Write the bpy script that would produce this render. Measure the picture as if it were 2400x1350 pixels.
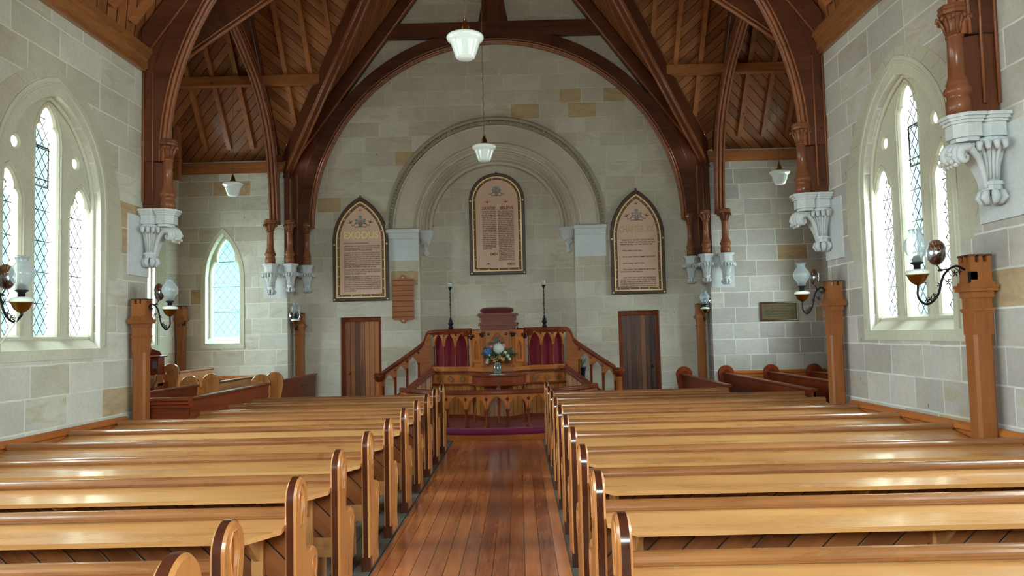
import bpy, math, random
from mathutils import Vector, Matrix
random.seed(7)
for o in list(bpy.data.objects): bpy.data.objects.remove(o)
SC = bpy.context.scene
COL = SC.collection
PI = math.pi

# ------------------------------------------------------------------ camera
F_PX, VPX, VPY, ROLL = 1820.0, 1217.3, 783.5, 0.0238
yc = Vector((VPX - 1200, 675 - VPY, -F_PX)).normalized()
cr, sr = math.cos(ROLL), math.sin(ROLL)
xc = Vector((cr, sr, ((VPX - 1200) * cr + (675 - VPY) * sr) / F_PX)).normalized()
zc = xc.cross(yc)
cam_d = bpy.data.cameras.new('camera'); cam_d.sensor_width = 36; cam_d.lens = 36 * F_PX / 2400
cam_d.clip_start = 0.02; cam_d.clip_end = 300
cam = bpy.data.objects.new('camera', cam_d); COL.objects.link(cam)
cam.matrix_world = Matrix.Translation((0, 0, 1.7)) @ Matrix((xc, yc, zc)).to_4x4()
SC.camera = cam

# ------------------------------------------------------------------ world: overcast sky, dimmed ahead, brightened out of view for interior light
w = bpy.data.worlds.new('sky'); SC.world = w; w.use_nodes = True
nt = w.node_tree; nt.nodes.clear()
def N(t, typ, **k):
    n = t.nodes.new(typ)
    for a, b in k.items():
        if a == 'inp':
            for i, v in b.items(): n.inputs[i].default_value = v
        else: setattr(n, a, b)
    return n
def ramp(t, stops, interp='LINEAR'):
    r = N(t, 'ShaderNodeValToRGB'); e = r.color_ramp.elements; r.color_ramp.interpolation = interp
    while len(e) > 1: e.remove(e[-1])
    for i, (p, c) in enumerate(stops):
        el = e[0] if i == 0 else e.new(p)
        el.position = p; el.color = (*c[:3], 1)
    return r
tc = N(nt, 'ShaderNodeTexCoord'); sp = N(nt, 'ShaderNodeSeparateXYZ'); nt.links.new(tc.outputs['Generated'], sp.inputs[0])
mr = N(nt, 'ShaderNodeMapRange', inp={1: -0.2, 2: 1.0}); nt.links.new(sp.outputs[2], mr.inputs[0])
SKY_HIGH = 11.0
rl = ramp(nt, [(0.0, (.014, .017, .013)), (0.155, (.016, .021, .017)), (0.175, (.0155, .0215, .0222)), (0.38, (.018, .0232, .0240)), (0.44, (.04, .046, .047)), (0.60, (.95, .98, 1.0)), (1.0, (.97, .98, .99))])
rr = ramp(nt, [(0.0, (.016, .018, .016)), (0.155, (.022, .025, .022)), (0.175, (.0225, .0240, .0243)), (0.38, (.0245, .0255, .0258)), (0.44, (.05, .053, .053)), (0.60, (.98, .985, .99)), (1.0, (.97, .98, .99))])
nt.links.new(mr.outputs[0], rl.inputs[0]); nt.links.new(mr.outputs[0], rr.inputs[0])
mx = N(nt, 'ShaderNodeMix', data_type='RGBA')
mr2 = N(nt, 'ShaderNodeMapRange', inp={1: -0.3, 2: 0.4}); nt.links.new(sp.outputs[0], mr2.inputs[0])
nt.links.new(mr2.outputs[0], mx.inputs[0]); nt.links.new(rl.outputs[0], mx.inputs[6]); nt.links.new(rr.outputs[0], mx.inputs[7])
# gain for the unseen sky behind the viewer, added to light the interior
SKY_BACK = 1.0
mr3 = N(nt, 'ShaderNodeMapRange', inp={1: .1, 2: -.7, 3: 1.0, 4: SKY_BACK}); nt.links.new(sp.outputs[1], mr3.inputs[0])
mg = N(nt, 'ShaderNodeMath', operation='MULTIPLY', inp={1: SKY_HIGH}); nt.links.new(mr3.outputs[0], mg.inputs[0])
ms = N(nt, 'ShaderNodeMapRange', inp={1: .62, 2: .25, 3: 0., 4: 1.}); nt.links.new(sp.outputs[1], ms.inputs[0])  # mask: unseen side and rear sky brightened at every height to light the walls
rb = ramp(nt, [(0.0, (.62, .60, .55)), (0.155, (.66, .64, .60)), (0.18, (.94, .955, .96)), (1.0, (.97, .98, .99))]); nt.links.new(mr.outputs[0], rb.inputs[0])  # with a bright ground below the horizon, added to lift the upper walls
my = N(nt, 'ShaderNodeMix', data_type='RGBA'); nt.links.new(ms.outputs[0], my.inputs[0]); nt.links.new(mx.outputs[2], my.inputs[6]); nt.links.new(rb.outputs[0], my.inputs[7])
bg = N(nt, 'ShaderNodeBackground'); nt.links.new(my.outputs[2], bg.inputs[0]); nt.links.new(mg.outputs[0], bg.inputs[1])
wo = N(nt, 'ShaderNodeOutputWorld'); nt.links.new(bg.outputs[0], wo.inputs[0])

SC.view_settings.view_transform = 'Standard'; SC.view_settings.look = 'None'
SC.view_settings.gamma = 1; SC.view_settings.use_curve_mapping = False
SC.view_settings.exposure = 2.15
SC.cycles.use_denoising = True
SC.cycles.max_bounces = 10; SC.cycles.diffuse_bounces = 6; SC.cycles.glossy_bounces = 4
SC.cycles.transparent_max_bounces = 12; SC.cycles.transmission_bounces = 6
SC.cycles.sample_clamp_indirect = 6; SC.cycles.caustics_reflective = False; SC.cycles.caustics_refractive = False

PORTALS = []
def portal(loc, rot, sx, sy):
    d = bpy.data.lights.new('window_daylight', 'AREA'); d.shape = 'RECTANGLE'; d.size = sx; d.size_y = sy
    d.cycles.is_portal = True
    o = bpy.data.objects.new('window_daylight', d); COL.objects.link(o); o.location = loc; o.rotation_euler = rot

# ------------------------------------------------------------------ constants of the building
XL, XR, XC = -4.54, 3.77, -0.385        # nave side walls, axis
YN = 9.45                               # end of nave walls
YT, YB, YNI = 15.2, 15.62, 15.92        # transept end wall, chancel wall, niche wall
ZC, SL = 5.01, 1.34                     # cornice, roof slope
TXL, TXR = -6.69, 5.92                  # transept side walls
YTN = 9.6; YTC = 12.4                   # transept near wall, ridge
YR = -4.2                               # rear wall

# ------------------------------------------------------------------ materials
def lin(c):
    f = lambda v: (v / 255 / 12.92) if v / 255 <= .04045 else ((v / 255 + .055) / 1.055) ** 2.4
    return (f(c[0]), f(c[1]), f(c[2]), 1)
MATS = {}
def new_mat(name):
    m = bpy.data.materials.new(name); m.use_nodes = True; t = m.node_tree; t.nodes.clear()
    out = N(t, 'ShaderNodeOutputMaterial'); b = N(t, 'ShaderNodeBsdfPrincipled'); t.links.new(b.outputs[0], out.inputs[0])
    MATS[name] = m
    return m, t, b, out
def math_n(t, op, a, b=None, c=None, clamp=False):
    n = N(t, 'ShaderNodeMath', operation=op); n.use_clamp = clamp
    for i, v in enumerate((a, b, c)):
        if v is None: continue
        if isinstance(v, (int, float)): n.inputs[i].default_value = v
        else: t.links.new(v, n.inputs[i])
    return n.outputs[0]
def mixc(t, fac, a, b, mode='MIX'):
    n = N(t, 'ShaderNodeMix', data_type='RGBA', blend_type=mode)
    for i, v in ((0, fac), (6, a), (7, b)):
        if isinstance(v, (int, float)): n.inputs[i].default_value = v
        elif isinstance(v, tuple): n.inputs[i].default_value = v
        else: t.links.new(v, n.inputs[i])
    return n.outputs[2]
def simple(name, c, rough=.5, metal=0., coat=0., noise=0., nscale=8., **k):
    m, t, b, o = new_mat(name)
    b.inputs['Roughness'].default_value = rough; b.inputs['Metallic'].default_value = metal
    b.inputs['Coat Weight'].default_value = coat
    tcn = N(t, 'ShaderNodeTexCoord'); nz = N(t, 'ShaderNodeTexNoise', inp={'Scale': nscale, 'Detail': 4.}); t.links.new(tcn.outputs['Object'], nz.inputs['Vector'])
    c1 = lin(c); c2 = tuple(v * (1 - noise) for v in c1[:3]) + (1,)
    t.links.new(mixc(t, nz.outputs[0], c1, c2), b.inputs['Base Color'])
    for a, v in k.items(): b.inputs[a.replace('_', ' ')].default_value = v
    return m
def wood(name, dark, light, axis='x', rough=.3, boards=None, knots=.5, coat=.3, gap=.03, bvar=.25, scale=1., groove_light=None):
    """varnished timber; grain along axis; boards = ((dx,dy,dz), spacing) draws board joints"""
    m, t, b, o = new_mat(name)
    L = t.links
    tcn = N(t, 'ShaderNodeTexCoord'); oi = N(t, 'ShaderNodeObjectInfo')
    vec = tcn.outputs['Object']
    rnd = math_n(t, 'MULTIPLY', oi.outputs['Random'], 37.)
    add = N(t, 'ShaderNodeVectorMath', operation='ADD'); L.new(vec, add.inputs[0]); L.new(rnd, add.inputs[1])
    src = add.outputs[0]
    bid = None
    if boards:
        dv, spc = boards; ln = math.sqrt(sum(v * v for v in dv)); dv = [v / ln / spc for v in dv]
        dt = N(t, 'ShaderNodeVectorMath', operation='DOT_PRODUCT'); L.new(vec, dt.inputs[0]); dt.inputs[1].default_value = dv
        fl = math_n(t, 'FLOOR', dt.outputs['Value']); fr = math_n(t, 'FRACT', dt.outputs['Value'])
        ed = math_n(t, 'MINIMUM', fr, math_n(t, 'SUBTRACT', 1., fr))
        wn = N(t, 'ShaderNodeTexWhiteNoise', noise_dimensions='1D'); L.new(fl, wn.inputs['W']); bid = wn.outputs['Value']
        off = N(t, 'ShaderNodeVectorMath', operation='ADD'); L.new(src, off.inputs[0]); L.new(math_n(t, 'MULTIPLY', bid, 21.), off.inputs[1]); src = off.outputs[0]
    sc = {'x': (.7, 9, 9), 'y': (9, .7, 9), 'z': (9, 9, .7)}
    mp = N(t, 'ShaderNodeMapping')
    if axis in sc: mp.inputs['Scale'].default_value = [v * scale for v in sc[axis]]
    else:                                # grain along an angle in local xy (axis = angle)
        mp.inputs['Rotation'].default_value = (0, 0, -axis) if not isinstance(axis, tuple) else (0, axis[1], 0)
        mp.vector_type = 'TEXTURE' if False else 'POINT'
        mp.inputs['Scale'].default_value = (.7, 9, 9)
    L.new(src, mp.inputs['Vector'])
    if axis not in sc:                   # rotate first, then stretch
        mp.inputs['Scale'].default_value = (1, 1, 1)
        mp2 = N(t, 'ShaderNodeMapping'); mp2.inputs['Scale'].default_value = (.7, 9, 9)
        L.new(mp.outputs[0], mp2.inputs['Vector']); mp = mp2
    n1 = N(t, 'ShaderNodeTexNoise', inp={'Scale': 1.0, 'Detail': 5., 'Roughness': .6, 'Distortion': .6}); L.new(mp.outputs[0], n1.inputs['Vector'])
    n2 = N(t, 'ShaderNodeTexNoise', inp={'Scale': 6.0, 'Detail': 3.}); L.new(mp.outputs[0], n2.inputs['Vector'])
    n3 = N(t, 'ShaderNodeTexNoise', inp={'Scale': 1.1, 'Detail': 2.}); L.new(src, n3.inputs['Vector'])
    f = math_n(t, 'ADD', math_n(t, 'MULTIPLY', n1.outputs[0], .55), math_n(t, 'MULTIPLY', n2.outputs[0], .25))
    f = math_n(t, 'ADD', f, math_n(t, 'MULTIPLY', n3.outputs[0], .3))
    if bid: f = math_n(t, 'ADD', f, math_n(t, 'MULTIPLY', math_n(t, 'SUBTRACT', bid, .5), bvar))
    else: f = math_n(t, 'ADD', f, math_n(t, 'MULTIPLY', math_n(t, 'SUBTRACT', oi.outputs['Random'], .5), .12))
    cr_ = ramp(t, [(.34, lin(dark)), (.52, tuple((a + b_) / 2 for a, b_ in zip(lin(dark), lin(light)))), (.74, lin(light))]); L.new(f, cr_.inputs[0])
    c = cr_.outputs[0]
    if knots:
        v = N(t, 'ShaderNodeTexVoronoi', inp={'Scale': 3.8 if knots > .4 else 2.6, 'Randomness': 1.}); L.new(src, v.inputs['Vector'])
        k = N(t, 'ShaderNodeMapRange', interpolation_type='SMOOTHSTEP', inp={1: .04, 2: .095, 3: 1., 4: 0.}); L.new(v.outputs['Distance'], k.inputs[0])
        c = mixc(t, math_n(t, 'MULTIPLY', k.outputs[0], knots), c, tuple(v_ * .22 for v_ in lin(dark)[:3]) + (1,))
    if boards:
        g = N(t, 'ShaderNodeMapRange', interpolation_type='SMOOTHSTEP', inp={1: gap * .5, 2: gap * 1.6, 3: 1., 4: 0.}); L.new(ed, g.inputs[0])
        c = mixc(t, g.outputs[0], c, lin(groove_light) if groove_light else tuple(v_ * .12 for v_ in lin(dark)[:3]) + (1,))
        bm = N(t, 'ShaderNodeBump', inp={'Strength': .5, 'Distance': .01}); bm.invert = True; L.new(g.outputs[0], bm.inputs['Height']); L.new(bm.outputs[0], b.inputs['Normal'])
    L.new(c, b.inputs['Base Color'])
    rg = N(t, 'ShaderNodeMapRange', inp={1: .3, 2: .7, 3: rough * .75, 4: rough * 1.3}); L.new(n1.outputs[0], rg.inputs[0]); L.new(rg.outputs[0], b.inputs['Roughness'])
    b.inputs['Coat Weight'].default_value = coat; b.inputs['Coat Roughness'].default_value = .12
    b.inputs['Specular IOR Level'].default_value = .5 if coat > .2 else (.25 if coat > .08 else .12)
    return m
def stone(name, base=(180, 176, 158), alt=(168, 160, 140), orange=.05, mortar=(226, 226, 218), mstr=.85, h=.305, seed=0., plain=False, tint=None, zoff=0.):
    m, t, b, o = new_mat(name); L = t.links
    g = N(t, 'ShaderNodeNewGeometry'); ps = N(t, 'ShaderNodeSeparateXYZ')
    wob = N(t, 'ShaderNodeTexNoise', inp={'Scale': 2.5, 'Detail': 3.}); L.new(g.outputs['Position'], wob.inputs['Vector'])
    wv = N(t, 'ShaderNodeVectorMath', operation='MULTIPLY_ADD'); L.new(wob.outputs['Color'], wv.inputs[0]); wv.inputs[1].default_value = (.022, .022, .022); L.new(g.outputs['Position'], wv.inputs[2])
    L.new(wv.outputs[0], ps.inputs[0])
    ns = N(t, 'ShaderNodeSeparateXYZ'); L.new(g.outputs['True Normal'], ns.inputs[0])
    isx = math_n(t, 'GREATER_THAN', math_n(t, 'ABSOLUTE', ns.outputs[0]), .6)
    s = math_n(t, 'ADD', math_n(t, 'MULTIPLY', ps.outputs[0], math_n(t, 'SUBTRACT', 1., isx)), math_n(t, 'MULTIPLY', ps.outputs[1], isx))
    zz = math_n(t, 'ADD', math_n(t, 'DIVIDE', ps.outputs[2], h), zoff)
    row = math_n(t, 'FLOOR', zz); fz = math_n(t, 'FRACT', zz)
    wr = N(t, 'ShaderNodeTexWhiteNoise', noise_dimensions='2D'); cb = N(t, 'ShaderNodeCombineXYZ'); L.new(row, cb.inputs[0]); cb.inputs[1].default_value = seed; L.new(cb.outputs[0], wr.inputs['Vector'])
    ln = math_n(t, 'ADD', math_n(t, 'MULTIPLY', wr.outputs['Value'], .34), .44)
    ss = math_n(t, 'ADD', math_n(t, 'DIVIDE', math_n(t, 'ADD', s, 50.), ln), math_n(t, 'MULTIPLY', wr.outputs['Value'], 7.3))
    colm = math_n(t, 'FLOOR', ss); fs = math_n(t, 'FRACT', ss)
    du = math_n(t, 'MULTIPLY', math_n(t, 'MINIMUM', fs, math_n(t, 'SUBTRACT', 1., fs)), ln)
    dv = math_n(t, 'MULTIPLY', math_n(t, 'MINIMUM', fz, math_n(t, 'SUBTRACT', 1., fz)), h)
    md = math_n(t, 'MINIMUM', du, dv)
    mo = N(t, 'ShaderNodeMapRange', interpolation_type='SMOOTHSTEP', inp={1: .005, 2: .0115, 3: 1., 4: 0.}); L.new(md, mo.inputs[0])
    cb2 = N(t, 'ShaderNodeCombineXYZ'); L.new(row, cb2.inputs[0]); L.new(colm, cb2.inputs[1]); cb2.inputs[2].default_value = seed
    wb = N(t, 'ShaderNodeTexWhiteNoise', noise_dimensions='3D'); L.new(cb2.outputs[0], wb.inputs['Vector'])
    w2 = N(t, 'ShaderNodeSeparateColor'); L.new(wb.outputs['Color'], w2.inputs[0])
    st = ramp(t, [(0, lin(alt)), (.5, lin(base)), (.8, lin([min(255, v + 10) for v in base])), (1, lin([v * .97 for v in alt]))]); L.new(w2.outputs[0], st.inputs[0])
    c = st.outputs[0] if not plain else lin(base)
    # veining and ochre staining that belongs to single blocks
    vm = N(t, 'ShaderNodeMapping'); vm.inputs['Rotation'].default_value = (.5, .4, .3); vm.inputs['Scale'].default_value = (1.2, 1.2, 4.5)
    off = N(t, 'ShaderNodeVectorMath', operation='MULTIPLY_ADD'); L.new(wb.outputs['Color'], off.inputs[0]); off.inputs[1].default_value = (9, 9, 9); L.new(g.outputs['Position'], off.inputs[2]); L.new(off.outputs[0], vm.inputs[0])
    vn = N(t, 'ShaderNodeTexNoise', inp={'Scale': 1.6, 'Detail': 5., 'Distortion': 1.2}); L.new(vm.outputs[0], vn.inputs['Vector'])
    vr = N(t, 'ShaderNodeMapRange', inp={1: .48, 2: .68}); L.new(vn.outputs[0], vr.inputs[0])
    if not plain:
        c = mixc(t, math_n(t, 'MULTIPLY', vr.outputs[0], math_n(t, 'MULTIPLY', w2.outputs[1], .5)), c, lin((176, 152, 108)))
        if orange:
            io = math_n(t, 'GREATER_THAN', w2.outputs[2], 1 - orange)
            c = mixc(t, math_n(t, 'MULTIPLY', io, .75), c, mixc(t, vr.outputs[0], lin((186, 152, 104)), lin((168, 130, 88))))
    # broad weathering and small dark pocks
    n1 = N(t, 'ShaderNodeTexNoise', inp={'Scale': 1.3, 'Detail': 6., 'Roughness': .62}); L.new(g.outputs['Position'], n1.inputs['Vector'])
    r1 = N(t, 'ShaderNodeMapRange', inp={1: .3, 2: .75, 3: .86, 4: 1.08}); L.new(n1.outputs[0], r1.inputs[0])
    n2 = N(t, 'ShaderNodeTexNoise', inp={'Scale': 28., 'Detail': 3.}); L.new(g.outputs['Position'], n2.inputs['Vector'])
    r2 = N(t, 'ShaderNodeMapRange', inp={1: .3, 2: .7, 3: .94, 4: 1.05}); L.new(n2.outputs[0], r2.inputs[0])
    hs = N(t, 'ShaderNodeHueSaturation'); L.new(math_n(t, 'MULTIPLY', r1.outputs[0], r2.outputs[0]), hs.inputs['Value'])
    if isinstance(c, tuple): hs.inputs['Color'].default_value = c
    else: L.new(c, hs.inputs['Color'])
    c = hs.outputs[0]
    if not plain:
        pm = N(t, 'ShaderNodeMapping'); pm.inputs['Scale'].default_value = (1, 1, .45); L.new(g.outputs['Position'], pm.inputs[0])
        vo = N(t, 'ShaderNodeTexVoronoi', inp={'Scale': 3.4, 'Randomness': 1.}); L.new(pm.outputs[0], vo.inputs['Vector'])
        vk = N(t, 'ShaderNodeMapRange', interpolation_type='SMOOTHSTEP', inp={1: .018, 2: .045, 3: .75, 4: 0.}); L.new(vo.outputs['Distance'], vk.inputs[0])
        c = mixc(t, vk.outputs[0], c, lin((70, 62, 50)))
        pt = N(t, 'ShaderNodeMapRange', inp={1: .36, 2: .58, 3: .4, 4: 1.}); L.new(wob.outputs[0], pt.inputs[0])
        mf = math_n(t, 'MULTIPLY', math_n(t, 'MULTIPLY', mo.outputs[0], mstr), pt.outputs[0])
        c = mixc(t, mf, c, lin(mortar))
        bm = N(t, 'ShaderNodeBump', inp={'Strength': .35, 'Distance': .008}); bm.invert = True
        L.new(math_n(t, 'ADD', mo.outputs[0], math_n(t, 'MULTIPLY', n2.outputs[0], -.5)), bm.inputs['Height']); L.new(bm.outputs[0], b.inputs['Normal'])
    else:
        bm = N(t, 'ShaderNodeBump', inp={'Strength': .12, 'Distance': .006}); L.new(n2.outputs[0], bm.inputs['Height']); L.new(bm.outputs[0], b.inputs['Normal'])
    if tint: c = mixc(t, 1., c, lin(tint), 'MULTIPLY')
    L.new(c, b.inputs['Base Color']); b.inputs['Roughness'].default_value = .85
    b.inputs['Specular IOR Level'].default_value = .25
    return m
stone('stone_nave', (206, 200, 188), (192, 184, 168), .03, (226, 222, 208), 1.)
stone('stone_back', (202, 189, 173), (194, 180, 162), .035, (222, 212, 194), .55, seed=3.)
stone('stone_right', (196, 187, 179), (180, 170, 163), .03, (226, 226, 218), 1., seed=5.)
stone('stone_dressed', (196, 188, 168), plain=True)
stone('stone_frame', (206, 200, 180), plain=True)
stone('stone_corbel', (208, 208, 208), plain=True)
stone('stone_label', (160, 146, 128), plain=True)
stone('stone_arch', (196, 180, 162), plain=True)

PEWL, PEWD = (216, 158, 98), (174, 112, 62)
for ax in 'xyz':
    wood('pew_' + ax, PEWD, PEWL, ax, .3, knots=.35, coat=.5)
    wood('end_' + ax, (166, 96, 46), (212, 142, 80), ax, .3, knots=.2, coat=.4)
    wood('rail_' + ax, (106, 58, 30), (168, 108, 60), ax, .26, knots=.25, coat=.5)
    wood('mahog_' + ax, (88, 32, 18), (144, 66, 34), ax, .34, knots=0, coat=.04)
    wood('timber_' + ax, (66, 33, 20), (112, 60, 37), ax, .42, knots=.6, coat=.1)
    wood('post_' + ax, (124, 66, 32), (172, 104, 54), ax, .36, knots=0, coat=.15)
    wood('honey_' + ax, (146, 76, 36), (198, 118, 60), ax, .36, knots=0, coat=.04)
    wood('shaft_' + ax, (98, 52, 32), (148, 88, 56), ax, .34, knots=.2, coat=.2)
    wood('bead_' + ax, (112, 60, 36), (168, 100, 64), ax, .36, knots=.2, coat=.2)  # lighter than the timbers: light catching the mouldings, put into the colour
    wood('pine_' + ax, (128, 72, 40), (186, 118, 70), ax, .4, knots=.8, coat=.15)
wood('dark_edge', (52, 22, 14), (92, 44, 26), 'z', .2, knots=0, coat=.8)
wood('plank_fwd', (112, 64, 38), (178, 112, 66), PI / 4, .45, boards=((1, -1, 0), .15), knots=.9, coat=.1, gap=.035)
wood('plank_bwd', (112, 64, 38), (178, 112, 66), -PI / 4, .45, boards=((1, 1, 0), .15), knots=.9, coat=.1, gap=.035)
wood('back_l', (104, 54, 26), (164, 96, 50), ('r', -PI / 4), .3, boards=((1, 0, 1), .125), knots=.2, coat=.3, gap=.03)
wood('back_r', (104, 54, 26), (164, 96, 50), ('r', PI / 4), .3, boards=((1, 0, -1), .125), knots=.2, coat=.3, gap=.03)
wood('aisle_boards', (146, 74, 40), (210, 124, 70), 'y', .2, boards=((1, 0, 0), .118), knots=.15, coat=.32, gap=.018, bvar=.35)
wood('old_boards', (72, 66, 60), (122, 114, 104), 'y', .6, boards=((1, 0, 0), .14), knots=.2, coat=0, gap=.03)
wood('match_boards', (150, 82, 34), (204, 132, 62), 'z', .32, boards=((1, 0, 0), .085), knots=0, coat=.4, gap=.04)
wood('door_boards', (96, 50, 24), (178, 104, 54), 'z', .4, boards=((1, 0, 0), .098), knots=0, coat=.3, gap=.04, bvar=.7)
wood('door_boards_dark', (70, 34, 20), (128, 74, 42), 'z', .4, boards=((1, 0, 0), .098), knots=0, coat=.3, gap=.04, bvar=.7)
simple('stone_weathered_left', (42, 56, 58), .9, noise=.25, nscale=1.5)  # dark teal of the added skins, chosen to hold down window glare
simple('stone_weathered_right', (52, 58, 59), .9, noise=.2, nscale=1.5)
simple('velvet', (128, 8, 32), .85, noise=.35, nscale=5, Sheen_Weight=.15)
simple('velvet_dark', (104, 10, 24), .85, noise=.3, nscale=6, Sheen_Weight=.12)
simple('kneeler_cloth', (128, 10, 66), .8, noise=.25, nscale=4, Sheen_Weight=.1)
simple('brass', (168, 120, 58), .3, 1., noise=.3)
simple('gold_leaf', (240, 210, 146), .5, .2)
simple('gold_paint', (226, 196, 128), .5, .1)
simple('bronze', (104, 84, 56), .4, .8, noise=.3)
simple('iron', (34, 34, 38), .45, .7)
simple('chrome', (196, 196, 204), .1, 1.)
simple('opal_glass', (236, 242, 238), .12, coat=1., Subsurface_Weight=.0)
simple('white_enamel', (232, 232, 222), .25, coat=.6)
simple('vase_glaze', (112, 118, 104), .2, coat=.8, noise=.3, nscale=14)
simple('doily', (220, 216, 204), .9)
simple('leaf_green', (58, 92, 50), .55, noise=.4, nscale=12)
simple('leaf_grey', (96, 116, 104), .6, noise=.4, nscale=12)
simple('petal_white', (236, 238, 228), .6, noise=.12, nscale=30)
simple('petal_pink', (232, 150, 154), .6, noise=.15, nscale=30)
simple('petal_blue', (92, 142, 214), .6, noise=.2, nscale=30)
simple('petal_cream', (236, 232, 196), .6, noise=.12, nscale=30)
simple('petal_orange', (236, 176, 120), .6, noise=.2, nscale=30)
simple('black_plastic', (18, 18, 20), .4)
simple('white_cord', (232, 230, 222), .5)
simple('brown_cord', (104, 84, 58), .6)
simple('tablet_ground', (218, 176, 152), .75, noise=.08, nscale=4)
simple('tablet_border', (148, 88, 78), .75, noise=.45, nscale=60)
simple('tablet_frame', (76, 44, 28), .5, coat=.0, noise=.2)
simple('ink_brown', (74, 36, 34), .7)
simple('ink_red', (128, 34, 40), .7)
simple('ink_blue', (112, 162, 172), .7)
simple('ink_grey', (106, 104, 108), .7)
simple('ink_gold_faint', (198, 154, 118), .6)
simple('plaque_brass', (96, 82, 52), .4, .7, noise=.3)
simple('plaque_ink', (30, 26, 16), .6)
simple('lead', (38, 40, 48), .6, 0.)
simple('ivory', (226, 222, 204), .4)
def carpet():
    m, t, b, o = new_mat('carpet'); L = t.links
    tcn = N(t, 'ShaderNodeTexCoord'); br = N(t, 'ShaderNodeTexBrick', inp={'Scale': 9., 'Mortar Size': .03})
    br.inputs['Color1'].default_value = lin((156, 46, 42)); br.inputs['Color2'].default_value = lin((124, 36, 36)); br.inputs['Mortar'].default_value = lin((172, 96, 84))
    L.new(tcn.outputs['Object'], br.inputs['Vector'])
    nz = N(t, 'ShaderNodeTexNoise', inp={'Scale': 60.}); L.new(tcn.outputs['Object'], nz.inputs['Vector'])
    L.new(mixc(t, math_n(t, 'MULTIPLY', nz.outputs[0], .5), br.outputs[0], lin((96, 34, 40))), b.inputs['Base Color']); b.inputs['Roughness'].default_value = .95
carpet()
def glass_pane(name, tint, frost=0.):
    m, t, b, o = new_mat(name); L = t.links
    tr = N(t, 'ShaderNodeBsdfTransparent', inp={0: lin(tint)}); gl = N(t, 'ShaderNodeBsdfGlossy', inp={'Roughness': .05})
    mxs = N(t, 'ShaderNodeMixShader', inp={0: .012}); L.new(tr.outputs[0], mxs.inputs[1]); L.new(gl.outputs[0], mxs.inputs[2])
    last = mxs.outputs[0]
    if frost:
        ts = N(t, 'ShaderNodeBsdfTranslucent', inp={0: lin((240, 246, 246))}); m2 = N(t, 'ShaderNodeMixShader', inp={0: frost}); L.new(last, m2.inputs[1]); L.new(ts.outputs[0], m2.inputs[2]); last = m2.outputs[0]
    L.new(last, o.inputs[0]); t.nodes.remove(b)
glass_pane('window_glass', (236, 250, 251))
glass_pane('window_glass_frosted', (216, 246, 246), .03)
def lamp_glass(name, body, edge, frost):
    m, t, b, o = new_mat(name); L = t.links; t.nodes.remove(b)
    lw = N(t, 'ShaderNodeLayerWeight', inp={0: .35}); f = math_n(t, 'MULTIPLY_ADD', math_n(t, 'POWER', lw.outputs['Facing'], 1.6), edge, body, clamp=True)
    tr = N(t, 'ShaderNodeBsdfTransparent', inp={0: lin((246, 250, 252))}); df = N(t, 'ShaderNodeBsdfTranslucent', inp={0: lin((226, 234, 240))}); dd = N(t, 'ShaderNodeBsdfDiffuse', inp={0: lin((226, 232, 236))})
    gl = N(t, 'ShaderNodeBsdfGlossy', inp={1: .08}); m1 = N(t, 'ShaderNodeMixShader', inp={0: .5}); L.new(df.outputs[0], m1.inputs[1]); L.new(dd.outputs[0], m1.inputs[2])
    m2 = N(t, 'ShaderNodeMixShader', inp={0: .12 if frost else .4}); L.new(m1.outputs[0], m2.inputs[1]); L.new(gl.outputs[0], m2.inputs[2])
    m3 = N(t, 'ShaderNodeMixShader'); L.new(f, m3.inputs[0]); L.new(tr.outputs[0], m3.inputs[1]); L.new(m2.outputs[0], m3.inputs[2]); L.new(m3.outputs[0], o.inputs[0])
lamp_glass('lamp_glass', .10, .7, False)
lamp_glass('lamp_glass_frosted', .42, .6, True)

# ------------------------------------------------------------------ mesh helpers
ORG = {}
def org(o):
    v = Vector((0, 0, 0))
    while o is not None: v = v + Vector(o.location); o = o.parent
    return v
def arc(cx, cy, r, a0, a1, n): return [(cx + r * math.cos(a0 + (a1 - a0) * i / n), cy + r * math.sin(a0 + (a1 - a0) * i / n)) for i in range(n + 1)]
def pointed(half, zs, za, n=10, cx=0.):
    rise = za - zs; c = (rise * rise - half * half) / (2 * half); R = half + c
    a1 = math.acos(max(-1, min(1, -c / R))) if True else 0
    left = []
    for i in range(n + 1):
        a = PI - (PI - math.acos(-c / R)) * i / n
        left.append((c + R * math.cos(a), zs + R * math.sin(a)))
    return [(cx + x, z) for x, z in left] + [(cx - x, z) for x, z in left[-2::-1]]
def cusped(w_, zs, h, cx=0.):
    P = [(-1, 0), (-1, .15), (-.95, .28), (-.85, .38), (-.72, .43), (-.57, .44), (-.62, .52), (-.6, .62), (-.5, .74), (-.35, .86), (-.18, .95), (0, 1)]
    L = [(cx + x * w_, zs + z * h) for x, z in P]
    return L + [(2 * cx - x, z) for x, z in L[-2::-1]]
_pc = {}
def plate_data(outer, holes=(), depth=.05, bevel=0.):
    cu = bpy.data.curves.new('t', 'CURVE'); cu.dimensions = '2D'; cu.fill_mode = 'BOTH'
    cu.extrude = max(depth / 2 - bevel, .0001); cu.bevel_depth = bevel; cu.bevel_resolution = 0; cu.offset = -bevel
    for P in [outer] + list(holes):
        s = cu.splines.new('POLY'); s.points.add(len(P) - 1); s.use_cyclic_u = True
        for i, p in enumerate(P): s.points[i].co = (p[0], p[1], 0, 1)
    ob = bpy.data.objects.new('t', cu); COL.objects.link(ob)
    me = bpy.data.meshes.new_from_object(ob.evaluated_get(bpy.context.evaluated_depsgraph_get()))
    V = [tuple(v.co) for v in me.vertices]; Fc = [tuple(p.vertices) for p in me.polygons]
    bpy.data.objects.remove(ob); bpy.data.curves.remove(cu); bpy.data.meshes.remove(me)
    return V, Fc
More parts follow.
